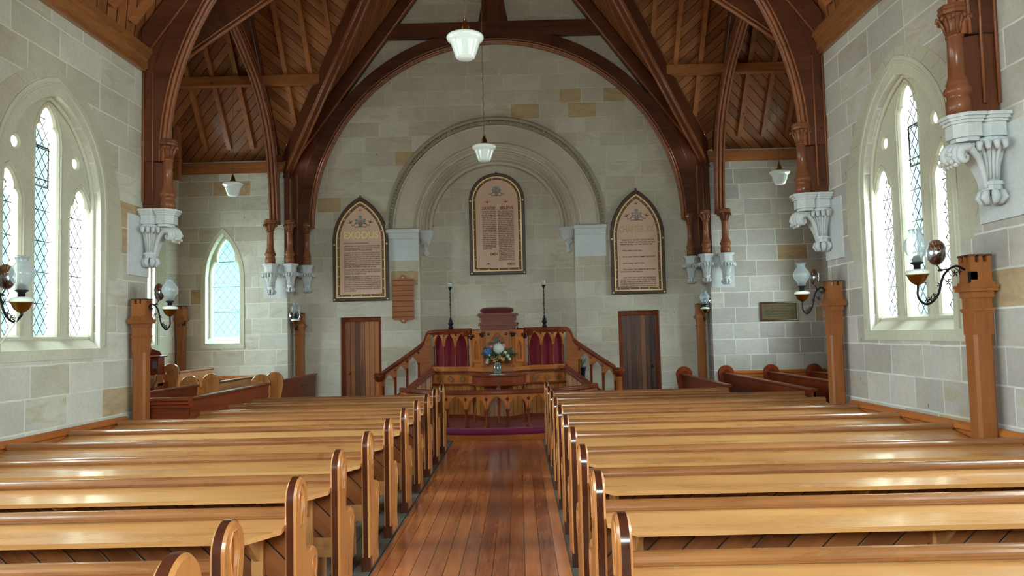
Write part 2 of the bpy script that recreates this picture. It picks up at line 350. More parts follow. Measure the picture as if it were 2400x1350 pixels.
AX = {'xz': lambda v, o: (v[0] + o[0], v[2] + o[1], v[1] + o[2]), 'yz': lambda v, o: (v[2] + o[0], v[0] + o[1], v[1] + o[2]), 'xy': lambda v, o: (v[0] + o[0], v[1] + o[1], v[2] + o[2])}
class MB:
    def __init__(s): s.v = []; s.f = []; s.sm = []
    def add(s, V, Fc, smooth=False, fn=None):
        b = len(s.v); s.v += [tuple(fn(v)) for v in V] if fn else [tuple(v) for v in V]
        s.f += [tuple(i + b for i in f) for f in Fc]; s.sm += [smooth] * len(Fc); return s
    def box(s, x0, x1, y0, y1, z0, z1, fn=None):
        V = [(x, y, z) for z in (z0, z1) for y in (y0, y1) for x in (x0, x1)]
        return s.add(V, [(0, 2, 3, 1), (4, 5, 7, 6), (0, 1, 5, 4), (2, 6, 7, 3), (0, 4, 6, 2), (1, 3, 7, 5)], fn=fn)
    def cbox(s, x0, x1, y0, y1, z0, z1, b=.006, fn=None):      # bevelled box
        P = [(x0 + b, y0), (x1 - b, y0), (x1, y0 + b), (x1, y1 - b), (x1 - b, y1), (x0 + b, y1), (x0, y1 - b), (x0, y0 + b)]
        Q = [(x0 + b + (b if i in () else 0), y) for i, (x, y) in enumerate(P)]
        cx, cy = (x0 + x1) / 2, (y0 + y1) / 2
        sx = (x1 - x0 - 2 * b) / (x1 - x0); sy = (y1 - y0 - 2 * b) / (y1 - y0)
        In = [(cx + (x - cx) * sx, cy + (y - cy) * sy) for x, y in P]
        V = [(x, y, z0) for x, y in In] + [(x, y, z0 + b) for x, y in P] + [(x, y, z1 - b) for x, y in P] + [(x, y, z1) for x, y in In]
        Fc = [tuple(range(7, -1, -1)), tuple(range(24, 32))]
        for k in range(3):
            for i in range(8): j = (i + 1) % 8; Fc.append((k * 8 + i, k * 8 + j, k * 8 + 8 + j, k * 8 + 8 + i))
        return s.add(V, Fc, fn=fn)
    def plate(s, outer, holes=(), depth=.05, bevel=0., ax='xz', o=(0, 0, 0), fn=None):
        V, Fc = plate_data(outer, holes, depth, bevel)
        f1 = lambda v: AX[ax](v, o)
        return s.add(V, Fc, fn=(lambda v: fn(f1(v))) if fn else f1)
    def prism(s, P, a, b, ax='x', fn=None):                   # profile P (u,v) swept along axis from a to b
        n = len(P); mk = {'x': lambda u, v, t: (t, u, v), 'y': lambda u, v, t: (u, t, v), 'z': lambda u, v, t: (u, v, t)}[ax]
        V = [mk(u, v, a) for u, v in P] + [mk(u, v, b) for u, v in P]
        return s.add(V, [tuple(range(n - 1, -1, -1)), tuple(range(n, 2 * n))] + [(i, (i + 1) % n, n + (i + 1) % n, n + i) for i in range(n)], fn=fn)
    def lathe(s, prof, c=(0, 0, 0), n=20, smooth=True, flute=0, amp=0., fn=None, a0=0., a1=2 * PI, sx=1., sy=1.):
        V = []; closed = abs(a1 - a0 - 2 * PI) < 1e-6; m_ = n if closed else n + 1
        for r, z in prof:
            for i in range(m_):
                a = a0 + (a1 - a0) * i / n; rr_ = r * (1 + amp * math.cos(flute * a)) if flute else r
                V.append((c[0] + rr_ * math.cos(a) * sx, c[1] + rr_ * math.sin(a) * sy, c[2] + z))
        Fc = []
        for k in range(len(prof) - 1):
            for i in range(m_ if closed else n):
                j = (i + 1) % m_; Fc.append((k * m_ + i, k * m_ + j, (k + 1) * m_ + j, (k + 1) * m_ + i))
        if prof[0][0] > 1e-4: Fc.append(tuple(range(m_ - 1, -1, -1)))
        if prof[-1][0] > 1e-4: Fc.append(tuple((len(prof) - 1) * m_ + i for i in range(m_)))
        return s.add(V, Fc, smooth, fn)
    def tube(s, pts, r, n=8, smooth=True, closed=False, fn=None, cap=True):
        pts = [Vector(p) for p in pts]; m_ = len(pts); R = r if isinstance(r, (list, tuple)) else [r] * m_
        V = []; up = None
        for i, p in enumerate(pts):
            if closed: d = pts[(i + 1) % m_] - pts[i - 1]
            else: d = pts[min(i + 1, m_ - 1)] - pts[max(i - 1, 0)]
            d = d.normalized() if d.length > 1e-9 else Vector((0, 0, 1))
            if up is None: up = Vector((0, 0, 1)) if abs(d.z) < .9 else Vector((1, 0, 0))
            a = d.cross(up)
            if a.length < 1e-6: a = d.cross(Vector((0, 1, 0)))
            a.normalize(); b = a.cross(d).normalized(); up = b
            for k in range(n):
                t_ = 2 * PI * k / n; V.append(p + a * (R[i] * math.cos(t_)) + b * (R[i] * math.sin(t_)))
        Fc = []
        for i in range(m_ if closed else m_ - 1):
            j = (i + 1) % m_
            for k in range(n): l = (k + 1) % n; Fc.append((i * n + k, i * n + l, j * n + l, j * n + k))
        if not closed and cap: Fc += [tuple(range(n - 1, -1, -1)), tuple((m_ - 1) * n + k for k in range(n))]
        return s.add(V, Fc, smooth, fn)
    def beam(s, p0, p1, wd, dp, up=(0, 0, 1)):                # rectangular bar, width wd (across), depth dp (along up)
        p0, p1 = Vector(p0), Vector(p1); d = (p1 - p0).normalized(); a = d.cross(Vector(up)).normalized(); b = a.cross(d)
        V = [p + a * (sx * wd / 2) + b * (sy * dp / 2) for p in (p0, p1) for sx, sy in ((-1, -1), (1, -1), (1, 1), (-1, 1))]
        return s.add(V, [(0, 1, 2, 3), (7, 6, 5, 4), (0, 4, 5, 1), (1, 5, 6, 2), (2, 6, 7, 3), (3, 7, 4, 0)])
    def sphere(s, c, r, n=12, m_=8, sc=(1, 1, 1)):
        prof = [(r * math.sin(PI * i / m_), -r * math.cos(PI * i / m_)) for i in range(m_ + 1)]
        return s.lathe([(max(a, 1e-5), b) for a, b in prof], (0, 0, 0), n, fn=lambda v: (c[0] + v[0] * sc[0], c[1] + v[1] * sc[1], c[2] + v[2] * sc[2]))
    def build(s, name, mat, parent=None, **props):
        o_ = org(parent) if parent is not None else Vector((0, 0, 0))
        me = bpy.data.meshes.new(name); me.from_pydata([tuple(Vector(v) - o_) for v in s.v], [], s.f)
        me.polygons.foreach_set('use_smooth', s.sm); me.materials.append(MATS[mat]); me.update()
        import bmesh
        b = bmesh.new(); b.from_mesh(me); bmesh.ops.recalc_face_normals(b, faces=b.faces); b.to_mesh(me); b.free()
        o = bpy.data.objects.new(name, me); COL.objects.link(o)
        if parent is not None: o.parent = parent
        for k, v in props.items(): o[k] = v
        return o
def struct(name, mb, mat, parent=None): return mb.build(name, mat, parent, **({} if parent else {'kind': 'structure'}))
def tag(o, label, cat, group=None):
    o['label'] = label; o['category'] = cat
    if group: o['group'] = group
    return o
def thing(name, label, cat, loc, group=None, rz=0.):
    o = bpy.data.objects.new(name, None); o.empty_display_size = .1; COL.objects.link(o); o.location = loc; o.rotation_euler.z = rz
    return tag(o, label, cat, group)
def dup(r, loc, label=None, rz=None, sx=None):
    def cp(o, par):
        c = o.copy(); COL.objects.link(c); c.parent = par
        for ch in list(o.children): cp(ch, c)
        return c
    kids = list(r.children); c = r.copy(); COL.objects.link(c)
    for ch in kids: cp(ch, c)
    c.location = loc
    if rz is not None: c.rotation_euler.z = rz
    if label: c['label'] = label
    return c
# ================================================================== THE BUILDING
def rect(a, b, c, d): return [(a, c), (b, c), (b, d), (a, d)]
MX = lambda x: 2 * XC - x
floor = struct('floor', MB().box(-7.5, 7, YR - .3, 16.3, -.3, -.02), 'old_boards')
aisle = struct('floor_aisle', MB().box(-1.105, .335, YR, 13.2, -.02, 0.0), 'aisle_boards')
side = MB().box(-4.54, -1.108, YR, 16.2, -.02, -.001).box(.338, 6, YR, 16.2, -.02, -.001).box(-6.7, -4.54, YTN, 15.3, -.02, -.001)
struct('floor_pew_area', side, 'old_boards')
struct('floor_transept_platform', MB().box(TXL, -3.75, 9.6, 15.2, 0, .15).box(TXL, -5.3, 12.8, 15.2, .15, .33), 'pine_y')

WZ0, WZS, WZA, WH = 1.66, 3.15, 4.17, .80
def opening(cx, half=WH, z0=WZ0, zs=WZS, za=WZA, n=9): return [(cx - half, z0)] + pointed(half, zs, za, n, cx) + [(cx + half, z0)]
WY = 7.56; BAYS = [WY, WY - 3.25, WY - 6.5]
def wall_yz(name, xface, sgn, y0, y1, z1, holes, mat, th=.45, gable=None):
    out = rect(y0, y1, 0, z1) if not gable else [(y0, 0), (y1, 0), (y1, z1), gable, (y0, z1)]
    m = MB().plate(out, holes, th, 0, 'yz', (xface + sgn * th / 2, 0, 0)); return struct(name, m, mat)
wall_yz('wall_left', XL, -1, YR, YN, 5.26, [opening(b) for b in BAYS], 'stone_nave')
wall_yz('wall_right', XR, 1, YR, YN, 5.26, [opening(b) for b in BAYS], 'stone_right')
TWY = 13.4
wall_yz('wall_transept_left', TXL, -1, 9.3, YT + .4, 5.26, [opening(TWY)], 'stone_nave', gable=(YTC, 9.3))
wall_yz('wall_transept_right', TXR, 1, 9.3, YT + .4, 5.26, [opening(TWY)], 'stone_right', gable=(YTC, 9.3))
TWX = -5.815
two = [(TWX - .34, 1.66)] + pointed(.34, 2.95, 3.83, 8, TWX) + [(TWX + .34, 1.66)]
struct('wall_back_left', MB().plate(rect(TXL - .3, XL, 0, 5.26), [two], .42, 0, 'xz', (0, YT + .21, 0)), 'stone_nave')
struct('wall_back_right', MB().plate(rect(XR, TXR + .3, 0, 5.26), [], .42, 0, 'xz', (0, YT + .21, 0)), 'stone_right')
NZ = 3.87; NH = 1.58
niche = [(XC - NH, 0.01)] + [(x, z) for x, z in arc(XC - .03, NZ, NH, PI, 0, 32)] + [(XC + NH - .06, 0.01)]
DL, DR = (-3.604, -2.777), (1.99, 2.82)
chan = [(XL - .05, 0), (XR + .05, 0), (XR + .05, 5.6), (XC, 11.3), (XL - .05, 5.6)]
# door and niche openings run to the floor: cut them as holes a hair above it
hol = [rect(DL[0], DL[1], .01, 2.12), rect(DR[0], DR[1], .01, 2.12), niche]
struct('wall_chancel', MB().plate(chan, hol, .30, 0, 'xz', (0, YB + .15, 0)), 'stone_back')
struct('wall_niche', MB().box(XC - 2.2, XC + 2.2, YNI, YNI + .2, 0, 6), 'stone_back')
struct('wall_behind_doors', MB().box(DL[0] - .3, DL[1] + .3, YNI, YNI + .1, 0, 2.5).box(DR[0] - .3, DR[1] + .3, YNI, YNI + .1, 0, 2.5), 'stone_back')
struct('wall_return_left', MB().box(TXL - .3, XL - .45, 9.3, YTN, 0, 5.6), 'stone_nave')
struct('wall_return_right', MB().box(XR + .45, TXR + .3, 9.3, YTN, 0, 5.6), 'stone_right')
rw = [[(XC - 1.9, 3.0)] + pointed(1.9, 4.2, 6.6, 10, XC) + [(XC + 1.9, 3.0)]]
for nm, x0, x1 in (('left', TXL - 1.5, XL - .45), ('right', XR + .45, TXR + 1.5)):   # added dark skins that dim the view through the nave windows
    struct('wall_dim_skin_' + nm, MB().box(x0, x1, 9.24, 9.3, -.3, 5.3), 'stone_weathered_' + nm)
struct('wall_rear', MB().plate([(XL - .4, 0), (XR + .4, 0), (XR + .4, 5.6), (XC, 11.3), (XL - .4, 5.6)], rw, .4, 0, 'xz', (0, YR - .2, 0)), 'stone_back')

# ---- ceiling planking
def slope(name, origin, xd, yd, poly, mat):
    n = Vector(xd).cross(Vector(yd)); me = bpy.data.meshes.new(name); k = len(poly)
    V = [(x, y, 0) for x, y in poly] + [(x, y, .04) for x, y in poly]
    me.from_pydata(V, [], [tuple(range(k)), tuple(range(2 * k - 1, k - 1, -1))] + [(i, (i + 1) % k, k + (i + 1) % k, k + i) for i in range(k)])
    me.materials.append(MATS[mat]); o = bpy.data.objects.new(name, me); COL.objects.link(o)
    o.matrix_world = Matrix.Translation(origin) @ Matrix((Vector(xd), Vector(yd), n)).transposed().to_4x4(); o['kind'] = 'structure'
    return o
CS = 1 / math.sqrt(1 + SL * SL); SN = SL * CS; ZE = 5.58; K = 1 / CS     # K: slope length per plan metre
HN = XC - XL; HT = YTC - YTN
for sg, nm in ((1, 'left'), (-1, 'right')):
    X0 = XL if sg > 0 else XR
    # nave slope: local x along Y
    xd = (0, 1, 0); yd = (sg * CS, 0, SN)
    P = [(YR, -.5 * K), (9.3, -.5 * K), (9.6, 0), (12.4, 2.8 * K), (15.2, 0), (15.75, 0), (15.75, HN * K), (YR, HN * K)]
    if sg > 0: xd = (0, -1, 0); P = [(-a, b) for a, b in P][::-1]
    slope('ceiling_nave_' + nm, (X0, 0, ZE), xd, yd, P, 'plank_fwd' if sg > 0 else 'plank_bwd')
    # transept slopes: local x along X, seen ones face the nave
    XO = TXL - .4 if sg > 0 else TXR + .4
    def flip(Q): return Q if sg > 0 else [(-a, b) for a, b in Q][::-1]
    yd = (0, -CS, SN)
    q = -sg * .21; A = [(XO - X0, -.5 * K), (q, -.5 * K), (q, 2.8 * K), (XO - X0, 2.8 * K)]
    B = [(q, -.5 * K), (0, -.5 * K), (0, 0), (sg * 2.8, 2.8 * K), (q, 2.8 * K)]
    if sg < 0: A = A[::-1]; B = B[::-1]
    slope('ceiling_transept_' + nm, (X0, YT, ZE), (1, 0, 0), yd, A, 'plank_fwd' if sg > 0 else 'plank_bwd')
    slope('ceiling_crossing_' + nm, (X0, YT, ZE), (1, 0, 0), yd, B, 'plank_bwd' if sg > 0 else 'plank_fwd')
    yd = (0, CS, SN)
    A2 = [(XO - X0, -.3 * K), (-sg * .3, -.3 * K), (0, 0), (sg * 2.8, 2.8 * K), (XO - X0, 2.8 * K)]
    if sg > 0: A2 = A2[::-1]
    slope('ceiling_near_' + nm, (X0, YTN, ZE), (1, 0, 0), yd, A2, 'plank_bwd')

# ---- cornices (wall plates) : profile (out, z) moulded
CP = [(0, 0), (.05, 0), (.05, .03), (.075, .045), (.075, .15), (.10, .165), (.10, .20), (.125, .215), (.125, .27), (0, .27)]
def cornice_y(name, x, sg, y0, y1, mat='rail_y'): return struct(name, MB().prism([(x + sg * a, ZC + b) for a, b in CP], y0, y1, 'y'), mat)
cornice_y('trim_1', XL, 1, YR, 9.28); cornice_y('trim_2', XR, -1, YR, 9.28)
for i, (a, b) in enumerate(((TXL, XL), (XR, TXR))):
    struct('trim_%d' % (3 + i), MB().prism([(YT - u * .8, ZC + .0 + v * .75) for u, v in CP], a, b, 'x'), 'pine_x')
cornice_y('trim_5', TXL, 1, 9.6, 15.1)
struct('trim_6', MB().box(XL - .15, XL - .02, 15.0, 15.18, 5.2, 5.32), 'timber_x')

# ---- dado boards
DP = [(0, 0), (.025, 0), (.025, .74), (.035, .75), (.035, .80), (.055, .815), (.055, .85), (.03, .872), (0, .872)]
def dado_y(name, x, sg, y0, y1, m='honey_y'): return struct(name, MB().prism([(x + sg * a, b) for a, b in DP], y0, y1, 'y'), m)
dado_y('baseboard_left', XL, 1, YR, 8.9); dado_y('baseboard_right', XR, -1, YR, 8.9)
struct('baseboard_back_left', MB().prism([(YT - a, .15 + b) for a, b in DP], TXL, XL - .15, 'x'), 'honey_x')
struct('baseboard_back_right', MB().prism([(YT - a, b + .03) for a, b in DP], XR + .1, TXR, 'x'), 'honey_x')

# ---- windows
def inside(poly, x, y):
    c = False; n = len(poly)
    for i in range(n):
        x1, y1 = poly[i]; x2, y2 = poly[(i + 1) % n]
        if (y1 > y) != (y2 > y) and x < (x2 - x1) * (y - y1) / (y2 - y1) + x1: c = not c
    return c
def clip(poly, p, d):
    ts = []
    for i in range(len(poly)):
        a, b = poly[i], poly[(i + 1) % len(poly)]; ex, ey = b[0] - a[0], b[1] - a[1]
        den = d[0] * ey - d[1] * ex
        if abs(den) < 1e-9: continue
        t = ((a[0] - p[0]) * ey - (a[1] - p[1]) * ex) / den; u = ((a[0] - p[0]) * d[1] - (a[1] - p[1]) * d[0]) / den
        if 0 <= u <= 1: ts.append(t)
    ts.sort(); out = []
    for a, b in zip(ts, ts[1:]):
        m_ = (a + b) / 2
        if b - a > .01 and inside(poly, p[0] + d[0] * m_, p[1] + d[1] * m_): out.append((a, b))
    return out
def lattice(poly, fn, parent, dw=.115, dh=.155, r=.0048, bars=.31, name='lead_lattice', z0=None):
    xs = [p[0] for p in poly]; zs = [p[1] for p in poly]; x0, x1, za, zb = min(xs), max(xs), min(zs), max(zs); m = MB()
    ln = math.hypot(dw, dh)
    for sg in (1, -1):
        d = (sg * dw / ln, dh / ln); k = int((x1 - x0) / dw) + 2; z = za - (x1 - x0) * dh / dw - dh
        while z < zb + (x1 - x0) * dh / dw:
            p = ((x0 + x1) / 2, z)
            for a, b in clip(poly, p, d):
                m.tube([fn((p[0] + d[0] * t_, p[1] + d[1] * t_, 0)) for t_ in (a, b)], r, 4, False, cap=False)
            z += dh
    o = m.build(name, 'lead', parent)
    m = MB(); z = za + bars
    while z < zb - .05:
        for a, b in clip(poly, (x0 - 1, z), (1, 0)):
            m.tube([fn((x0 - 1 + t_, z, -.006)) for t_ in (a, b)], .006, 6)
        z += bars
    m.build('saddle_bars', 'iron', parent)
    return o
def voussoirs(fn, ci, ce, th=.003, gap=.003):
    m = MB(); n = len(ci) - 1
    for i in range(n):
        q = [Vector(ci[i]), Vector(ci[i + 1]), Vector(ce[i + 1]), Vector(ce[i])]; c = sum(q, Vector((0, 0))) / 4
        q = [p + (c - p).normalized() * gap for p in q]
        V = [fn((p.x, p.y, 0.002)) for p in q] + [fn((p.x, p.y, -th)) for p in q]
        m.add(V, [(4, 5, 6, 7), (0, 1, 5, 4), (1, 2, 6, 5), (2, 3, 7, 6), (3, 0, 4, 7), (0, 3, 2, 1)])
    return m
def resample(P, n):
    L = [0]
    for a, b in zip(P, P[1:]): L.append(L[-1] + math.hypot(b[0] - a[0], b[1] - a[1]))
    out = []
    for k in range(n + 1):
        t_ = L[-1] * k / n; i = max(j for j in range(len(L)) if L[j] <= t_ + 1e-9); i = min(i, len(P) - 2)
        f = (t_ - L[i]) / max(L[i + 1] - L[i], 1e-9); out.append((P[i][0] + (P[i + 1][0] - P[i][0]) * f, P[i][1] + (P[i + 1][1] - P[i][1]) * f))
    return out
WN = [0]
def window3(fn, detail=True, glass='window_glass'):
    """fn maps (s, z, depth) -> world; depth > 0 goes into the wall"""
    WN[0] += 1
    lights = [cusped(.175, 3.72, .34), cusped(.172, 3.02, .31, -.585), cusped(.172, 3.02, .31, .585)]
    lancets = []
    for P in lights:
        x0 = P[0][0]; x1 = P[-1][0]; lancets.append([(x0, 1.80)] + P + [(x1, 1.80)])
    rnd = [arc(sx * .49, 3.60, .052, 0, 2 * PI, 16)[:-1] for sx in (-1, 1)]
    m = MB().plate(opening(0, WH + .02, WZ0 - .02, WZS, WZA + .02), lancets + [[(x, z * 1) for x, z in r_] for r_ in rnd], .13, .02, 'xy', (0, 0, .155), fn=fn)
    root = m.build('window_%d' % WN[0], 'stone_frame', kind='structure')
    # roll mouldings following each light
    m = MB()
    for P in lights:
        x0, x1 = P[0][0], P[-1][0]; cx = (x0 + x1) / 2; s_ = 1.28
        zs = P[0][1]; h = max(z for _, z in P) - zs
        Q = [(x0 - .045, 1.80)] + pointed(.22, zs, zs + h + .055, 8, cx) + [(x1 + .045, 1.80)]
        m.tube([fn((x, z, .088)) for x, z in Q], .012, 6)
    m.tube([fn((x, z, .075)) for x, z in opening(0, WH - .015, WZ0 + .02, WZS, WZA - .02)], .022, 8)
    m.tube([fn((x, z, -.005)) for x, z in opening(0, WH + .10, WZ0 + .0, WZS, WZA + .13)], .018, 8)
    m.build('moulding', 'stone_frame', root)
    sur = MB().plate(opening(0, WH + .155, WZ0 - .11, WZS, WZA + .19), [opening(0)], .016, .004, 'xy', (0, 0, -.004), fn=fn)
    sur.build('surround', 'stone_frame', root)
    P1 = pointed(WH + .165, WZS, WZA + .20, 14); P2 = pointed(1.27, WZS - .15, WZA + .27, 14)
    ci = [(P1[0][0], WZS - .75), (P1[0][0], WZS - .38)] + resample(P1, 18) + [(P1[-1][0], WZS - .38), (P1[-1][0], WZS - .75)]
    ce = [(-1.15, WZS - .75), (-1.27, WZS - .38)] + resample(P2, 18) + [(1.27, WZS - .38), (1.15, WZS - .75)]
    voussoirs(fn, ci, ce).build('voussoirs', 'stone_dressed', root)
    MB().add([fn(v) for v in ((-WH, WZ0, 0), (WH, WZ0, 0), (WH, 1.79, .12), (-WH, 1.79, .12), (-WH, WZ0 - .05, .0), (WH, WZ0 - .05, .0), (WH, WZ0 - .05, .13), (-WH, WZ0 - .05, .13))],
             [(0, 1, 2, 3), (0, 4, 5, 1), (4, 7, 6, 5), (3, 2, 6, 7), (0, 3, 7, 4), (1, 5, 6, 2)]).build('sill', 'stone_dressed', root)
    for k, P in enumerate(lancets):
        g = MB().plate([(x * 1.0, z) for x, z in P], [], .005, 0, 'xy', (0, 0, .195), fn=fn); go = g.build('glass_pane', glass, root)
        if detail: lattice(P, lambda v: fn((v[0], v[1], v[2] + .185)), root)
    for r_ in rnd: MB().plate(r_, [], .005, 0, 'xy', (0, 0, .17), fn=fn).build('roundel_pane', glass, root)
    if detail:
        m = MB()
        for z in (3.28, 3.68): m.tube([fn((-.15, z, .178)), fn((.15, z, .178))], .011, 4, False)
        for x in (-.15, .15): m.tube([fn((x, 3.28, .178)), fn((x, 3.68, .178))], .009, 4, False)
        m.build('casement_frame', 'iron', root)
    return root
for sg, X0, nm in ((1, XL, 'l'), (-1, XR, 'r')):
    for k, b in enumerate(BAYS):
        window3(lambda v, b=b: (X0 - sg * v[2], b - sg * v[0] * -1, v[1]), detail=k < 2)
        portal((X0 - sg * .50, b, 2.85), (0, -sg * PI / 2, 0), 2.7, 1.7)
for sg, X0 in ((1, TXL), (-1, TXR)):
    window3(lambda v: (X0 - sg * v[2], TWY + v[0], v[1]), True)
    portal((X0 - sg * .50, TWY, 2.85), (0, -sg * PI / 2, 0), 2.7, 1.7)
# single lancet in the left transept end wall
WN[0] += 1
fnT = lambda v: (TWX + v[0], YT + v[2], v[1])
lan = [(-.29, 1.78)] + cusped(.29, 2.92, .80) + [(.29, 1.78)]
root = MB().plate([(-.36, 1.64)] + pointed(.36, 2.95, 3.85, 8) + [(.36, 1.64)], [lan], .12, .02, 'xy', (0, 0, .22), fn=fnT).build('window_%d' % WN[0], 'stone_frame', kind='structure')
o2 = [(-.34, 1.66)] + pointed(.34, 2.95, 3.83, 8) + [(.34, 1.66)]
MB().plate([(-.43, 1.60)] + pointed(.43, 2.93, 3.94, 9) + [(.43, 1.60)], [o2], .02, .005, 'xy', (0, 0, -.005), fn=fnT).tube([fnT((x, z, .0)) for x, z in [(-.36, 1.66)] + pointed(.36, 2.95, 3.85, 9) + [(.36, 1.66)]], .016, 8).build('surround', 'stone_frame', root)
MB().add([fnT(v) for v in ((-.42, 1.60, -.03), (.42, 1.60, -.03), (.34, 1.77, .17), (-.34, 1.77, .17), (-.42, 1.55, -.03), (.42, 1.55, -.03), (.34, 1.55, .17), (-.34, 1.55, .17))],
         [(0, 1, 2, 3), (0, 4, 5, 1), (4, 7, 6, 5), (3, 2, 6, 7), (0, 3, 7, 4), (1, 5, 6, 2)]).build('sill', 'stone_frame', root)
MB().plate(lan, [], .005, 0, 'xy', (0, 0, .25), fn=fnT).build('glass_pane', 'window_glass_frosted', root)
lattice(lan, lambda v: fnT((v[0], v[1], v[2] + .235)), root, .145, .20, .0025, .5)
P1 = [(-.44, 2.35)] + pointed(.44, 2.93, 3.96, 10) + [(.44, 2.35)]; P2 = [(-.72, 2.35)] + pointed(.72, 2.85, 4.15, 10) + [(.72, 2.35)]
voussoirs(fnT, resample(P1, 14), resample(P2, 14), .004).build('voussoirs', 'stone_nave', root)
portal((TWX, YT + .46, 2.75), (-PI / 2, 0, 0), .75, 2.3)
# rear window
WN[0] += 1
rwn = MB().plate([(XC - 1.92, 2.98)] + pointed(1.92, 4.2, 6.62, 10, XC) + [(XC + 1.92, 2.98)], [[(XC + k * 1.25 - .52, 3.1)] + pointed(.52, 4.1 + (.9 if k == 0 else 0), 4.9 + (1.2 if k == 0 else 0), 8, XC + k * 1.25) + [(XC + k * 1.25 + .52, 3.1)] for k in (-1, 0, 1)], .12, 0, 'xz', (0, YR - .2, 0)).build('window_%d' % WN[0], 'stone_frame', kind='structure')
MB().box(XC - 1.85, XC + 1.85, YR - .215, YR - .21, 3.05, 6.3).build('glass_pane', 'window_glass', rwn)
portal((XC, YR - .45, 4.8), (PI / 2, 0, 0), 3.9, 3.7)

# ---- chancel arch mouldings, imposts
def ring(r0, r1, y0, y1, cz, a0=0., a1=PI, n=48, prof=None):
    P = arc(XC - .03, cz, r1, a0, a1, n) + arc(XC - .03, cz, r0, a1, a0, n)
    return MB().plate(P, [], y1 - y0, .012, 'xz', (0, (y0 + y1) / 2, 0))
XA = XC - .03
m = ring(1.70, 2.08, YB - .03, YB + .01, NZ + .02)
tube_arc = lambda m, r_, y, rr_, cz=NZ: m.tube([(x, y, z) for x, z in arc(XA, cz, r_, 0, PI, 64)], rr_, 8)
tube_arc(m, 1.70, YB - .02, .035); tube_arc(m, 2.08, YB - .035, .022)
lab = struct('trim_chancel_arch', m, 'stone_arch')
# beaded label mould
m = MB(); tube_arc(m, 2.205, YB - .075, .038, NZ + .02); tube_arc(m, 2.115, YB - .045, .018, NZ + .02)
for k in range(97):
    a = PI * (k + .5) / 97; r_ = 2.145; m.sphere((XA + r_ * math.cos(a), YB - .055, NZ + .02 + r_ * math.sin(a)), .024, 6, 4)
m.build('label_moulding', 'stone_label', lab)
m = ring(1.35, 1.62, YNI - .14, YNI - .02, NZ); tube_arc(m, 1.58, YNI - .16, .03); tube_arc(m, 1.36, YNI - .14, .04); tube_arc(m, 1.44, YNI - .15, .022); tube_arc(m, 1.62, YB + .02, .03)
m.build('inner_order', 'stone_arch', lab)
c1 = [(XA + 1.72 * math.cos(PI * k / 15), NZ + .02 + 1.72 * math.sin(PI * k / 15)) for k in range(16)]
c2 = [(XA + 2.06 * math.cos(PI * k / 15), NZ + .02 + 2.06 * math.sin(PI * k / 15)) for k in range(16)]
voussoirs(lambda v: (v[0], YB - .03 + v[2], v[1]), c1, c2, .006).build('voussoirs', 'stone_arch', lab)
for sg, nm in ((-1, 'left'), (1, 'right')):
    xa, xb = sorted((XA + sg * 1.58, XA + sg * 2.21))
    m = MB().box(xa, xb, YB - .012, YB + .01, 3.24, 3.70)
    m.cbox(xa - .0, xb + .0, YB - .05, YB + .01, 3.68, 3.80, .006).cbox(xa - .02, xb + .02, YB - .09, YB + .01, 3.80, 3.875, .012)
    for k in range(9): m.box(xa + .09 + k * .054, xa + .10 + k * .054, YB - .056, YB - .05, 3.715, 3.755)
    im = struct('trim_impost_' + nm, m, 'stone_corbel')
    # half-round corbel under the inner order
    cx = XA + sg * 1.46
    m = MB().lathe([(.02, -.36), (.055, -.33), (.06, -.28), (.03, -.25), (.045, -.18), (.075, -.10), (.11, -.04), (.12, -.02), (.15, 0), (.15, .10), (.18, .12), (.18, .17)], (cx, YNI - .03, 3.70), 16, True, 6, .08)
    m.tube([(cx - .07, YNI - .15, 3.58), (cx - .03, YNI - .19, 3.62), (cx + .03, YNI - .19, 3.62), (cx + .07, YNI - .15, 3.58), (cx + .04, YNI - .14, 3.53), (cx, YNI - .15, 3.56)], .018, 6)
    m.build('carved_corbel', 'stone_corbel', im)

# ---- doors
def door(n, x0, x1, mat, knobx):
    y = YB + .12
    fr = MB()
    for a, b, c, d in ((x0, x0 + .085, 0, 2.028), (x1 - .07, x1, 0, 2.028), (x0, x1, 2.03, 2.118)): fr.cbox(a, b, y - .02, y + .06, c, d, .006)
    root = fr.build('door_%d' % n, 'mahog_z', kind='structure')
    lf = MB().box(x0 + .085, x1 - .07, y + .01, y + .05, .01, 2.03).build('door_leaf', mat, root)
    k = MB().lathe([(.012, 0), (.012, .03), (.028, .045), (.03, .06), (.02, .075), (.001, .08)], (0, 0, 0), 12, fn=lambda v: (knobx + v[0], y + .01 - v[2], 1.0 + v[1]))
    k.build('door_knob', 'brass' if n == 1 else 'iron', lf)
    return root
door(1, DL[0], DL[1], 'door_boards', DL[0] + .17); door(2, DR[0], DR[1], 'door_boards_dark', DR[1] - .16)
struct('trim_lintel_right', MB().box(DR[0] - .04, DR[1] + .04, YB - .01, YB + .02, 2.12, 2.19), 'stone_dressed')
